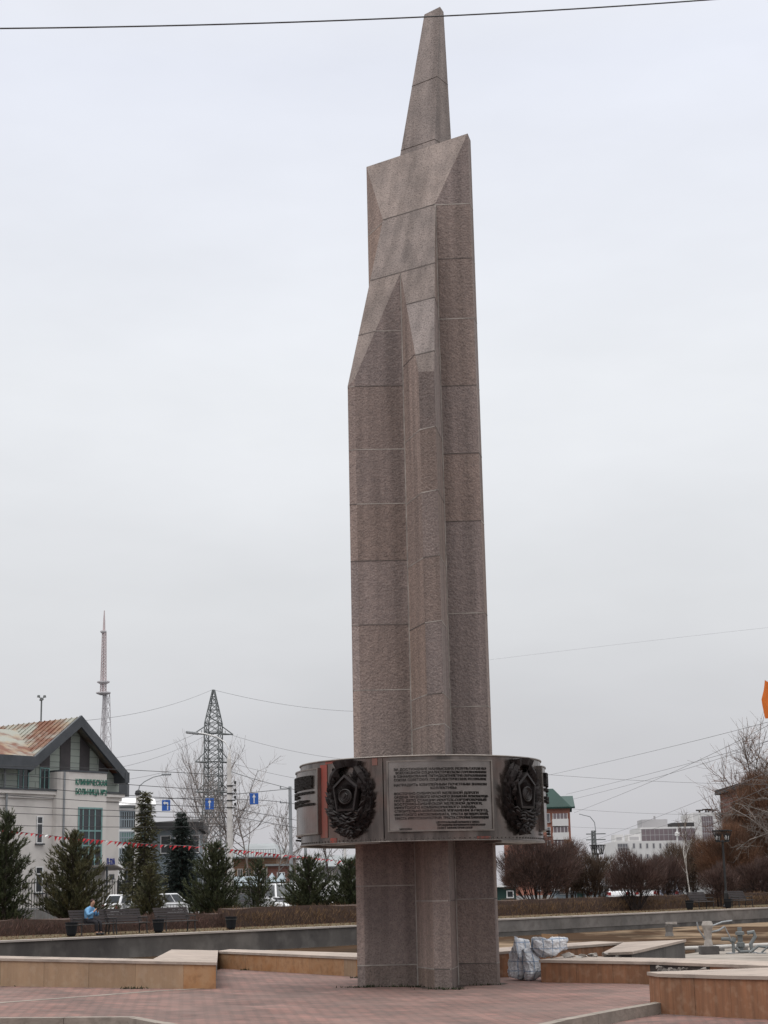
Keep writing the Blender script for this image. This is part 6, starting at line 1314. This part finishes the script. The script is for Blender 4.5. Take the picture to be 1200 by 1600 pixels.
# orange flag on a pole just outside the right edge
D = 42; c0 = AT(1216, 1062, D); c1 = AT(1216, 1122, D)
fl_ = thing('orange_flag', 'orange flag waving in from the right edge of the picture', 'flag', (c0.x, D, 0)); b = MB(); b.tube([(c0.x, D, 0), (c0.x, D, c0.z + .3)], .035, 8); b.build('flag_pole', M['galv'], fl_)
b = MB(); nu, nv = 10, 8; L0 = 28 * D / F_PX
outline = [.78, .82, .86, .93, 1.0, .97, .93, .90, .86]
vs = [Vector((c0.x - L0 * outline[j] * i / nu, D + .06 * math.sin(i * 1.1 + j * .5) * i / nu, c0.z + (c1.z - c0.z) * (j / nv) * (1 + 0.0 * i) - .05 * math.sin(i / nu * 3) * (1 - j / nv))) for j in range(nv + 1) for i in range(nu + 1)]
vs += [v + Vector((0, .006, 0)) for v in vs]; K = (nu + 1) * (nv + 1)
b.add(vs, [(j * (nu + 1) + i, j * (nu + 1) + i + 1, (j + 1) * (nu + 1) + i + 1, (j + 1) * (nu + 1) + i) for j in range(nv) for i in range(nu)] + [(K + (j + 1) * (nu + 1) + i, K + (j + 1) * (nu + 1) + i + 1, K + j * (nu + 1) + i + 1, K + j * (nu + 1) + i) for j in range(nv) for i in range(nu)])
b.build('cloth', M['orangeflag'], fl_, smooth=True)

# ------------------------------------------------------------------ fences along the road and the office
def fence(name, label, a, c, h, step, m, zb=.12, post=2.4, rails=(.18, .95), r=.014, pt=0.0):
    a, c = Vector(a), Vector(c); d = (c - a); L = d.length; t = thing(name, label, 'fence', (a.x, a.y, 0)); b = MB(); n = int(L / step)
    for k in range(n + 1): p = a.lerp(c, k / n); b.bar((p.x, p.y, zb), (p.x, p.y, h + pt * (k % 2)), r * 2, r * 2)
    b.build('pickets', M[m], t)
    for q in rails: b = MB(); b.bar((a.x, a.y, h * q), (c.x, c.y, h * q), .05, .05); b.build('rail', M[m], t)
    for k in range(int(L / post) + 1): p = a.lerp(c, min(1, k * post / L)); b = MB(); b.bar((p.x, p.y, 0), (p.x, p.y, h + .06), .09, .09); b.build('post', M[m], t)
    return t
fence('road_railing', 'low pale steel railing along the near side of the road behind the pines', RP(S_at(-40, 20), 20), RP(S_at(470, 20), 20), 1.05, .22, 'galv', r=.010)
PO, UO, duo, dwo = framed(OB, R(52))
a, c = PO(-17, -7, 0), PO(2.5, -7, 0); fence('picket_fence', 'dark iron picket fence in front of the office', a, c, 2.7, .26, 'black', zb=.7, post=3.5, r=.022, pt=.12)
b = MB(); b.prism([PO(-17, -7.15, 0), PO(2.5, -7.15, 0), PO(2.5, -6.85, 0), PO(-17, -6.85, 0)], 0, .7); tag(b.build('fence_plinth', M['conc']), 'low concrete plinth under the dark iron picket fence', 'plinth')
